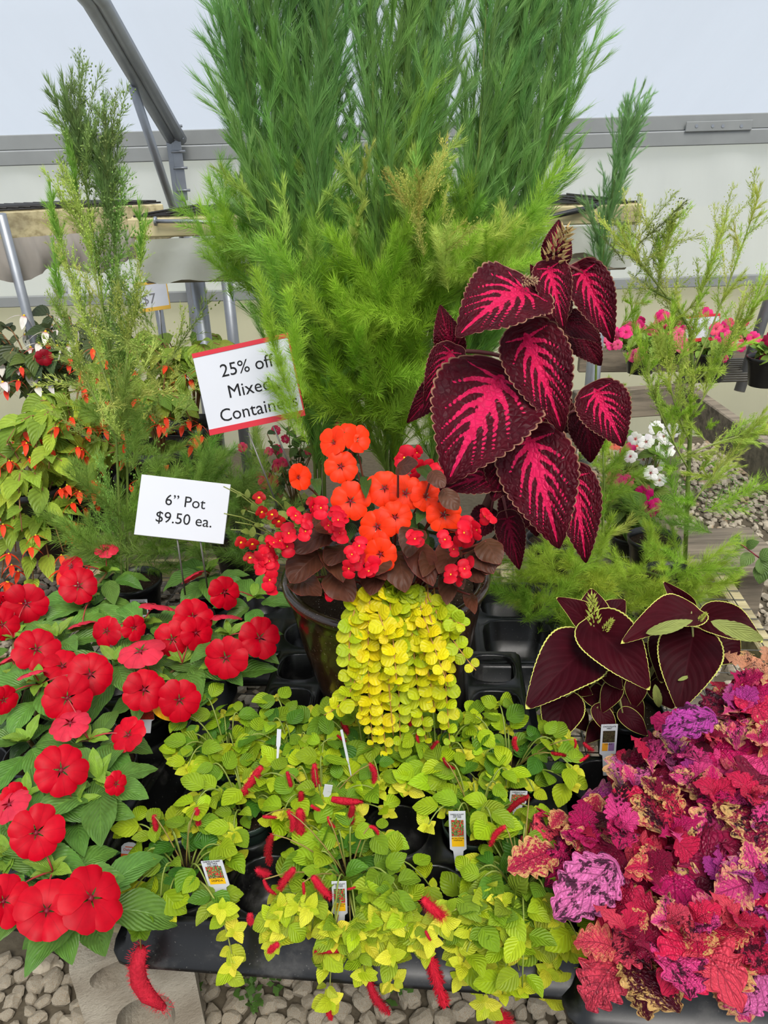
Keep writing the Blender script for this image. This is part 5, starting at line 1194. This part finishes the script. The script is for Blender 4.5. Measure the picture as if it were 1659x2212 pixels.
fe = feather('slender single fennel plume leaning right beside the tall bench', (.50, 1.98), [path3([(1285, 900), (1290, 700), (1305, 520), (1330, 370), (1352, 300)], 1.98)], 60, 'plume', .17, .42, S(150, 192, 116), S(146, 188, 124), .004, .45)
ff = feather('weedy fennel at right with a bent green stem', (.80, 1.96), [path3([(1478, 1250), (1488, 1000), (1497, 800), (1490, 710), (1455, 650), (1400, 622)], 1.9)], 20, 'seed', .15, .8, GR_L, GR_Y, .0075, .35)
for ps in ([(1497, 800), (1570, 640), (1640, 420)], [(1490, 700), (1520, 620), (1570, 470)], [(1497, 830), (1600, 740), (1655, 600)], [(1495, 900), (1560, 800), (1600, 660)], [(1440, 640), (1380, 560), (1340, 520)], [(1420, 630), (1430, 560), (1450, 500)], [(1490, 980), (1600, 930), (1655, 940)], [(1485, 1010), (1420, 900), (1380, 760)], [(1485, 1100), (1560, 1000), (1600, 960)], [(1488, 950), (1440, 850), (1440, 760)]):
    q = path3(ps, 1.88); q = bez(q[0], q[1], q[2], 8); stem(ff, q, .003, .0012, S(146, 160, 84), 5)
    for k in range(17): p, d_ = along(q, .2 + .78 * k / 17); fr(ff, random.choice(('seed', 'seed', 'young')), p, d_ + jit(.6) + Vector((0, 0, .3)), U(.06, .11), vary(mixc(GR_L, GR_Y, U(.1, 1)), .2))
soft(ff, 1340, 1460, 500, 680, 20, 1.85, 1.95, S(112, 128, 66), GR_Y, .12, 'seed', 1)
soft(ff, 1340, 1480, 700, 840, 16, 1.85, 2.0, GR_L, GR_Y, .12, 'young', 1)
soft(ff, 1450, 1540, 880, 1060, 16, 1.8, 2.0, GR_L, GR_Y, .10, 'young', 1)
soft(ff, 1450, 1540, 1080, 1250, 10, 1.75, 1.95, S(120, 160, 70), GR_L, .22, 'soft', 1)
fg = feather('low bright feathery mound behind the chocolate coleus', (.77, 1.74), [path3([(1300, 1200), (1305, 1050), (1302, 960)], 1.78)], 12, 'soft', .16, .9, S(118, 152, 56), GR_L, .005, .2)
soft(fg, 1130, 1500, 1215, 1340, 95, 1.6, 1.92, S(140, 178, 56), S(186, 208, 74), .15, 'soft', 1.2, .7)
soft(fg, 1290, 1330, 960, 1180, 12, 1.85, 2.05, S(118, 146, 60), GR_Y, .16, 'young', 1)
soft(fg, 1120, 1260, 1300, 1390, 12, 1.5, 1.6, S(120, 160, 50), GR_L, .16, 'soft', 1)

# ------------------------------------------------------------------ orange begonias on the low bench behind, left
lb = thing('low_bench', 'low timber bench half hidden under the orange begonias', 'bench', (-1.25, 2.45, 0))
for y in (2.32, 2.58, 2.84): put('slat', beam('slat', (-2.4, y, .44), (-.45, y, .44), .20, .035, M_['oldwood']), lb, Matrix())
q = PY(215, 1190, 2.1)
o = put('concrete_block', bm_, None, Matrix.Translation((q.x, 2.10, .1775)) @ Matrix.Rotation(R(20), 4, 'Z') @ Matrix.Diagonal((1, 1, .905, 1))); tag(o, 'pale concrete block under the far left corner of the wire bench', 'concrete block', 'concrete blocks under the wire bench')
ORB = S(250, 70, 34)
def bonfire(label, px, py, Y, n, seed, gl=S(182, 204, 70), gd=S(122, 158, 56), fl=ORB, reach=.2, nfl=9, hang=.12, name='trailing_begonia', cat='begonia', fsz=.048):
    c = PY(px, py, Y); base = Vector((c.x, Y, .458)); t = thing(name, label, cat, base, 'trailing begonias at the back left'); zs = potted(t, base, .10, max(.1, min(.34, c.z - .458 - .08)), 'potblack'); sb = Vector((c.x, Y, zs))
    for k in range(n):
        a = 2 * PI * k / n + U(-.3, .3); o = Vector((math.cos(a), math.sin(a), 0)); rr = reach * U(.5, 1.15); top = c.z - zs
        e = sb + o * rr + Vector((0, 0, top + U(-.05, .12) - (hang if o.y < .3 else 0) * U(0, 1.4))); ps = bez(sb, sb + o * rr * .4 + Vector((0, 0, top + .14)), e, 8); stem(t, ps, .0035, .002, S(150, 110, 70), 5)
        for i in range(6):
            p, d_ = along(ps, .3 + .69 * i / 6); dd = (o * U(.2, 1) + jit(.5) + Vector((0, -.2, U(-1.0, .05)))).normalized(); pleaf(t, 'wing', p, p + dd * U(.055, .10), None, vary(mixc(gd, gl, U(0, 1)), .15), nrm=tocam(p) * .7 + Vector((0, 0, .7)) + jit(.3), ratio=U(.9, 1.2))
        if k % 2 == 0 or nfl > 10:
            for j in range(3 if nfl > 5 else 1):
                fc_ = e + jit(.05) + Vector((0, -.02, -.03)); M = frame(fc_, (U(-.4, .4), -.2, -1), tocam(fc_), fsz); f = put('flower', YEYE_ME, t, M @ Matrix.Diagonal((.5, .5, .5, 1)))
                for q in range(4): put('petal', L['bonpetal'][0], f, M @ Matrix.Rotation(q * PI / 2, 4, 'Y') @ Matrix.Rotation(U(.55, .95), 4, 'X'), vary(fl, .14))
    return t
bonfire('orange trailing begonia at the left edge with the brightest lime leaves', 60, 1000, 2.30, 15, 1, reach=.24, nfl=12, hang=.2)
bonfire('orange trailing begonia nearest the small price sign', 150, 900, 2.45, 14, 2, reach=.22, nfl=12, hang=.15)
bonfire('orange trailing begonia hidden among the seeding fennel', 330, 850, 2.35, 14, 3, gl=S(162, 182, 70), reach=.22, nfl=12)
bonfire('orange trailing begonia below the yellow-edged sign', 400, 760, 2.6, 13, 4, gl=S(170, 186, 74), reach=.24, nfl=12, hang=.05)
bonfire('orange trailing begonia hanging low over the concrete block', 90, 1110, 2.27, 12, 5, reach=.18, nfl=12, hang=.2)
bonfire('orange trailing begonia behind the discount sign', 300, 980, 2.45, 12, 6, gl=S(150, 172, 62), reach=.22, nfl=12)
bonfire('white-flowered begonia with dark leaves at the far left', 70, 745, 2.75, 13, 7, gl=S(96, 110, 70), gd=S(52, 66, 44), fl=S(226, 220, 212), reach=.24, nfl=12, hang=.05, name='white_begonia', fsz=.07)
bonfire('dark-leaved begonia with white drooping flowers left of the fennel', 170, 740, 2.8, 10, 8, gl=S(96, 110, 70), gd=S(62, 76, 50), fl=S(226, 220, 212), reach=.2, nfl=12, hang=.05, name='white_begonia', fsz=.07)
rb = bonfire('dark red begonia flower among white begonias', 100, 800, 2.62, 9, 9, gl=S(110, 130, 60), gd=S(58, 80, 46), fl=S(220, 66, 44), reach=.16, nfl=6, hang=.05, name='red_begonia')
c = PY(95, 772, 2.5); flower5(rb, c, tocam(c), .03, S(140, 10, 30)); 

# ------------------------------------------------------------------ flowers on and under the right bench, and small ones behind the planter
def bedding(label, px, py, Y, zs_, n, rad, fl, nf, pot=True, gcol=S(134, 166, 70), name='bedding_flower', lsz=.045, hz=.12, fsz=.018):
    c = PY(px, py, Y); base = Vector((c.x, Y, zs_)); t = thing(name, label, 'flowering plant', base, 'potted flowers in the background'); z = potted(t, base, .07, .11, 'potblack'); sb = Vector((c.x, Y, z))
    tops = []
    for k in range(n):
        a = U(0, 6.28); rr = rad * math.sqrt(U(.05, 1)); e = Vector((c.x + rr * math.cos(a), Y + rr * math.sin(a), max(z + .03, c.z + U(-.6, .6) * hz))); ps = bez(sb, sb.lerp(e, .5) + Vector((0, 0, .04)), e, 5); tops.append(e); stem(t, ps, .0025, .0015, S(140, 110, 70), 5)
        for j in range(6): q = ps[random.choice((2, 3, 4, 5))]; d_ = (jit(1) + Vector((0, -.2, .1))).normalized(); pleaf(t, 'plain', q, q + d_ * U(.7, 1.3) * lsz, None, vary(gcol, .25), nrm=Vector((0, -.4, 1)) + jit(.4), ratio=1.1)
    for k in range(nf): e = random.choice(tops) + jit(.04) + Vector((0, -.02, .02)); flower5(t, e, tocam(e) + jit(.5), fsz * U(.8, 1.2), random.choice(fl), petals='pinkpetal')
    return t
PK_, WH_, MG_ = S(236, 52, 128), S(240, 236, 232), S(206, 20, 110)
bedding('bright pink flowers on the slatted bench behind the fennel', 1385, 775, 3.0, .83, 22, .16, [PK_, S(240, 90, 140)], 26, fsz=.027)
bedding('taller pink flowers below the red-edged sign on the slatted bench', 1450, 735, 3.15, .83, 22, .14, [PK_], 26, hz=.2, fsz=.027)
bedding('pink flowers at the bench corner right of the bent stem', 1535, 770, 3.05, .83, 22, .15, [PK_, S(232, 80, 110)], 26, hz=.2, fsz=.026)
bedding('low pink flowers spilling over the bench corner', 1530, 830, 2.85, .83, 12, .09, [PK_], 12)
bedding('crimson flower in a black pot on the slatted bench at the right edge', 1640, 865, 2.75, .83, 8, .06, [S(150, 14, 60)], 5, fsz=.03)
lowb = thing('low_plank', 'low plank holding white and pink impatiens at right', 'bench', (.95, 2.35, 0)); put('plank', beam('plank', (.55, 2.3, .36), (1.35, 2.3, .36), .3, .04, M_['oldwood']), lowb, Matrix())
for xx in (.62, 1.28): put('leg', beam('leg', (xx, 2.3, 0), (xx, 2.3, .35), .09, .12, M_['oldwood'], (0, 1, 0)), lowb, Matrix())
bedding('white and pink impatiens beside the maroon coleus leaves', 1385, 985, 2.3, .385, 18, .13, [WH_, WH_, PK_, S(240, 110, 90)], 16, gcol=S(112, 140, 60), lsz=.06, fsz=.028)
bedding('magenta impatiens with broad green leaves low at right', 1370, 1085, 2.2, .385, 16, .10, [MG_, S(240, 90, 130)], 7, gcol=S(106, 142, 56), lsz=.07, fsz=.026)
bedding('magenta flowers seen between the two white signs', 520, 1040, 2.35, .46, 16, .14, [MG_, S(220, 40, 80)], 14, gcol=S(84, 104, 56), fsz=.022, lsz=.035)
bedding('coral pink flowers glimpsed behind the feathery stems above the planter', 745, 895, 2.2, .46, 10, .05, [S(246, 84, 92)], 12, gcol=S(84, 104, 56), fsz=.022)
bedding('small pink flowers under the discount sign', 625, 965, 2.35, .46, 14, .12, [S(226, 60, 100)], 10, gcol=S(84, 108, 52), fsz=.018, lsz=.035)
sg = thing('leafy_sprig', 'red-stemmed green leafy sprig reaching in from the right edge', 'plant', PY(1690, 1260, 1.9))
ps = [PY(1690, 1260, 1.9), PY(1640, 1205, 1.88), PY(1600, 1175, 1.86)]; stem(sg, ps, .003, .0018, S(140, 60, 70), 5)
for b, t in (((1640, 1205), (1655, 1245)), ((1625, 1195), (1600, 1225)), ((1640, 1205), (1680, 1190)), ((1600, 1175), (1575, 1165)), ((1650, 1215), (1640, 1262)), ((1612, 1182), (1640, 1170))): pleaf(sg, 'plain', PY(*b, 1.87), PY(*t, 1.85), None, vary(S(112, 140, 76), .15), up=.4, ratio=1.2)

# ------------------------------------------------------------------ signs
def text_mesh(s, size, mat, spacing=1.0):
    cu = bpy.data.curves.new('lettering', 'FONT'); cu.body = s; cu.size = size; cu.align_x = 'CENTER'; cu.align_y = 'CENTER'; cu.space_line = spacing; cu.extrude = .00012; cu.resolution_u = 3
    ob = bpy.data.objects.new('tmp', cu); COL.objects.link(ob); dg = bpy.context.evaluated_depsgraph_get(); me = bpy.data.meshes.new_from_object(ob.evaluated_get(dg)); bpy.data.objects.remove(ob)
    me.name = 'lettering'; me.materials.clear(); me.materials.append(mat); return me
def sign(label, tl, tr, br, blp, Yt, Yb, lines, edge=None, thick=.005, stakes=(), cat='sign', name='price_sign', ink='ink', gz=None):
    a, b, c, d_ = PY(*tl, Yt), PY(*tr, Yt), PY(*br, Yb), PY(*blp, Yb)
    ctr = (a + b + c + d_) / 4; u = ((b - a) + (c - d_)) / 2; v = ((a - d_) + (b - c)) / 2; w_ = u.length; h_ = v.length; u.normalize(); n_ = u.cross(v).normalized(); v = n_.cross(u)
    M = Matrix(((u.x, v.x, n_.x, ctr.x), (u.y, v.y, n_.y, ctr.y), (u.z, v.z, n_.z, ctr.z), (0, 0, 0, 1)))
    low = (c + d_) / 2; t = thing(name, label, cat, low)
    m = MB(); m.box((0, 0, -thick / 2), (w_, h_, thick), None, .0008); put('board', m.build('board', M_['white']), t, M)
    if edge:
        for yy, hh in ((h_ / 2 - .004, .010), (-h_ / 2 + .005, .013)): m = MB(); m.box((0, yy, .0), (w_ * 1.002, hh, .002)); put('edging', m.build('edging', M_[edge]), t, M)
        m = MB(); m.box((w_ / 2 - .001, 0, -.001), (.003, h_, .003)); put('edging', m.build('edging', M_[edge]), t, M)
    for s, size, x, y in lines: put('lettering', text_mesh(s, size, M_[ink]), t, M @ Matrix.Translation((x * w_, y * h_, .0006)))
    for (p, q, Yq) in stakes:
        A = PY(*p, Yb + .006); B = PY(*q, Yq); B2 = B + (B - A).normalized() * .02; put('stake', tube_mesh('stake', [A, B2], .0022, M_['wire'], 6), t, Matrix())
    return t
sign('white discount sign edged in red reading 25% off Mixed Containers', (403, 768), (613, 723), (668, 893), (465, 937), 1.64, 1.58, [('25% off', .040, .02, .22), ('Mixed', .040, .0, -.045), ('Containers', .040, .05, -.31)], 'red_edge', stakes=(((537, 935), (592, 1075), 1.56), ((590, 920), (632, 1020), 1.58)))
sign('small white price sign reading 6 inch pot $9.50 each', (283, 1024), (483, 1048), (498, 1174), (312, 1155), 1.56, 1.50, [('6\u201d Pot', .035, .02, .12), ('$9.50 ea.', .035, .03, -.17)], None, .006, stakes=(((383, 1165), (398, 1270), 1.52), ((433, 1170), (446, 1255), 1.52)))
sign('distant white sign with yellow edging at left behind the fennel', (288, 614), (356, 604), (371, 665), (307, 674), 2.75, 2.72, [('$7', .05, -.15, -.1)], 'yellow_edge', stakes=(((345, 668), (352, 740), 2.72),), ink='greyink')
sign('small plain paper sign against the wall pipe at far left', (112, 612), (147, 616), (147, 640), (116, 640), 3.4, 3.4, [('$7.00 ea', .018, 0, -.1)], None, .002, ink='greyink')
sign('distant white sign with red edging above the pink flowers at right', (1480, 684), (1558, 676), (1552, 734), (1480, 738), 2.98, 2.96, [('25% off', .025, -.1, .2)], 'red_edge', stakes=(((1516, 736), (1518, 790), 2.96),), ink='greyink')

# ------------------------------------------------------------------ plant tags
def picture_mat(name, bgc, bg2, blob, sc_=9, th=.62):
    n = NT(name); tc = n.n('TexCoord').outputs['Object']; nz = n.noise(tc, 520, 3, .7); b = n.ramp(n.noise(tc, 330, 1), th, th + .05)
    c = n.mix(n.ramp(nz, .4, .6), bgc, bg2); c = n.mix(b, c, blob); return n.principled(c, .4, .4)
M_['pic_chen'] = picture_mat('tag_picture_red', S(36, 66, 34), S(140, 172, 100), S(206, 36, 48), th=.52)
M_['pic_choc'] = picture_mat('tag_picture_brown', S(34, 30, 22), S(86, 72, 50), S(70, 96, 50), th=.64)
M_['pic_green'] = picture_mat('tag_picture_green', S(46, 60, 26), S(84, 100, 46), S(60, 84, 36))
M_['pic_redf'] = picture_mat('tag_picture_flowers', S(120, 24, 16), S(176, 44, 26), S(60, 60, 30), th=.66)
M_['band'] = plain('yellow_band', S(246, 190, 24), .5, .3); M_['bando'] = plain('orange_band', S(228, 158, 44), .5, .3); M_['bandp'] = plain('purple_band', S(136, 104, 150), .5, .3); M_['bandr'] = plain('red_band', S(226, 92, 40), .5, .3)
def plant_tag(label, tl, tr, br, blp, Yt, Yb, kind, stemlen=.05):
    a, b, c, d_ = PY(*tl, Yt), PY(*tr, Yt), PY(*br, Yb), PY(*blp, Yb); ctr = (a + b + c + d_) / 4; u = ((b - a) + (c - d_)) / 2; v = ((a - d_) + (b - c)) / 2; w_ = u.length; h_ = v.length
    v.normalize(); n_ = u.cross(v).normalized(); u = v.cross(n_); M = Matrix(((u.x, v.x, n_.x, ctr.x), (u.y, v.y, n_.y, ctr.y), (u.z, v.z, n_.z, ctr.z), (0, 0, 0, 1)))
    t = thing('plant_tag', label, 'plant tag', (c + d_) / 2, 'plastic plant tags in the pots'); hw, hh = w_ / 2, h_ / 2
    pts_ = [(-hw, hh), (hw, hh), (hw, -hh), (hw * .62, -hh - .004), (hw * .35, -hh - stemlen), (-hw * .35, -hh - stemlen), (-hw * .62, -hh - .004), (-hw, -hh)]
    if kind == 'oval': pts_ = [(-hw, hh * .5), (-hw * .7, hh * .82), (-hw * .25, hh), (hw * .25, hh), (hw * .7, hh * .82), (hw, hh * .5)] + pts_[2:]
    n = len(pts_); th = .0012; V = [(x, y, 0) for x, y in pts_] + [(x, y, -th) for x, y in pts_]; F = [tuple(range(n - 1, -1, -1)), tuple(range(n, 2 * n))] + [(i, (i + 1) % n, n + (i + 1) % n, n + i) for i in range(n)]
    mb = MB(); mb.add(V, F); put('plate', mb.build('plate', M_['white']), t, M)
    def quad(name, x0, x1, y0, y1, mat): put(name, mk(name, [(x0 * hw, y0 * hh, .0004), (x1 * hw, y0 * hh, .0004), (x1 * hw, y1 * hh, .0004), (x0 * hw, y1 * hh, .0004)], [(0, 1, 2, 3)], M_[mat], False), t, M)
    def tx(s, size, x, y, ink='ink'): put('lettering', text_mesh(s, size * w_, M_[ink]), t, M @ Matrix.Translation((x * hw, y * hh, .0006)))
    if kind == 'chen':
        tx('CHENILLE PLANT\nFIRE TAILS\nCAT TAILS', .105, 0, .78); quad('picture', -.74, .74, -.32, .56, 'pic_chen'); quad('band', -.74, .74, -.86, -.34, 'band'); tx('ACALYPHA\nHISPIDA', .15, 0, -.47)
    elif kind == 'choc':
        tx('CHOCOLATE\nMINT', .13, 0, .80); quad('picture', -.74, .74, -.22, .58, 'pic_choc'); quad('band', -.74, -.04, -.80, -.26, 'bando'); quad('band', .04, .74, -.80, -.26, 'bandp'); tx('COLEUS', .13, 0, -.34)
    elif kind == 'green': tx('ELEGANT FEATHER', .085, 0, .78); quad('picture', -.86, .86, -.9, .64, 'pic_green')
    elif kind == 'oval': quad('band', -.55, .55, .46, .56, 'bandr'); tx('Delicious', .2, 0, .2, 'redink'); quad('band', -1, 1, -1, -.25, 'bandr')
    elif kind == 'redf': quad('band', -1, 1, -.3, .05, 'bandr'); quad('picture', -1, 1, -1, -.3, 'pic_redf'); tx('Delicious', .16, 0, .5, 'redink')
    elif kind == 'small': tx('CHENILLE PLANT\nFIRE TAILS', .1, 0, .7); quad('picture', -.8, .8, -.9, .45, 'pic_chen')
    return t
plant_tag('white tag with red catkin picture and yellow band, reading Acalypha Hispida', (970, 1759), (1004, 1747), (1006, 1828), (974, 1840), .905, .895, 'chen')
plant_tag('white tag leaning left in the near left green pot', (442, 1874), (471, 1845), (488, 1900), (458, 1926), .835, .825, 'chen', .03)
plant_tag('white tag with red catkin picture at the middle of the front tray edge', (715, 1901), (749, 1908), (750, 1968), (720, 1977), .80, .79, 'chen')
plant_tag('white tag reading Chocolate Mint Coleus below the dark coleus', (1299, 1564), (1335, 1566), (1330, 1628), (1295, 1628), 1.14, 1.13, 'choc')
plant_tag('small white tag in the wide dark pot at right', (1103, 1705), (1139, 1713), (1136, 1738), (1100, 1732), .995, .99, 'small', .03)
plant_tag('tag with a picture of green foliage reading Elegant Feather', (280, 1298), (318, 1292), (320, 1328), (285, 1332), 1.72, 1.71, 'green', .03)
plant_tag('round-topped white tag with red lettering half hidden by leaves at lower left', (262, 1822), (302, 1818), (300, 1858), (262, 1862), .96, .95, 'oval')
plant_tag('white and orange-red tag under the red impatiens blooms', (298, 1506), (330, 1508), (333, 1552), (302, 1556), 1.19, 1.18, 'redf', .03)
plant_tag('pale tag seen edge-on in the back row at left', (600, 1577), (606, 1574), (606, 1608), (596, 1612), 1.06, 1.05, 'edge')
plant_tag('narrow tag seen edge-on below the creeping jenny', (735, 1577), (740, 1577), (754, 1640), (748, 1641), 1.04, 1.03, 'edge')
plant_tag('white tag edge in the middle of the catkins', (702, 1702), (718, 1690), (712, 1714), (700, 1718), .95, .95, 'edge')
plant_tag('white tag seen edge-on among the near right leaves', (1058, 1898), (1063, 1897), (1061, 1962), (1055, 1962), .81, .80, 'edge')
yt = thing('yellow_leaf', 'fallen yellow leaf beside the impatiens tag', 'leaf', PY(360, 1535, 1.16)); pleaf(yt, 'bronze', PY(333, 1522, 1.17), PY(385, 1552, 1.15), 44, S(240, 180, 20), up=.6); bpy.data.meshes
yt.children[0].data = L['jenny'][0]
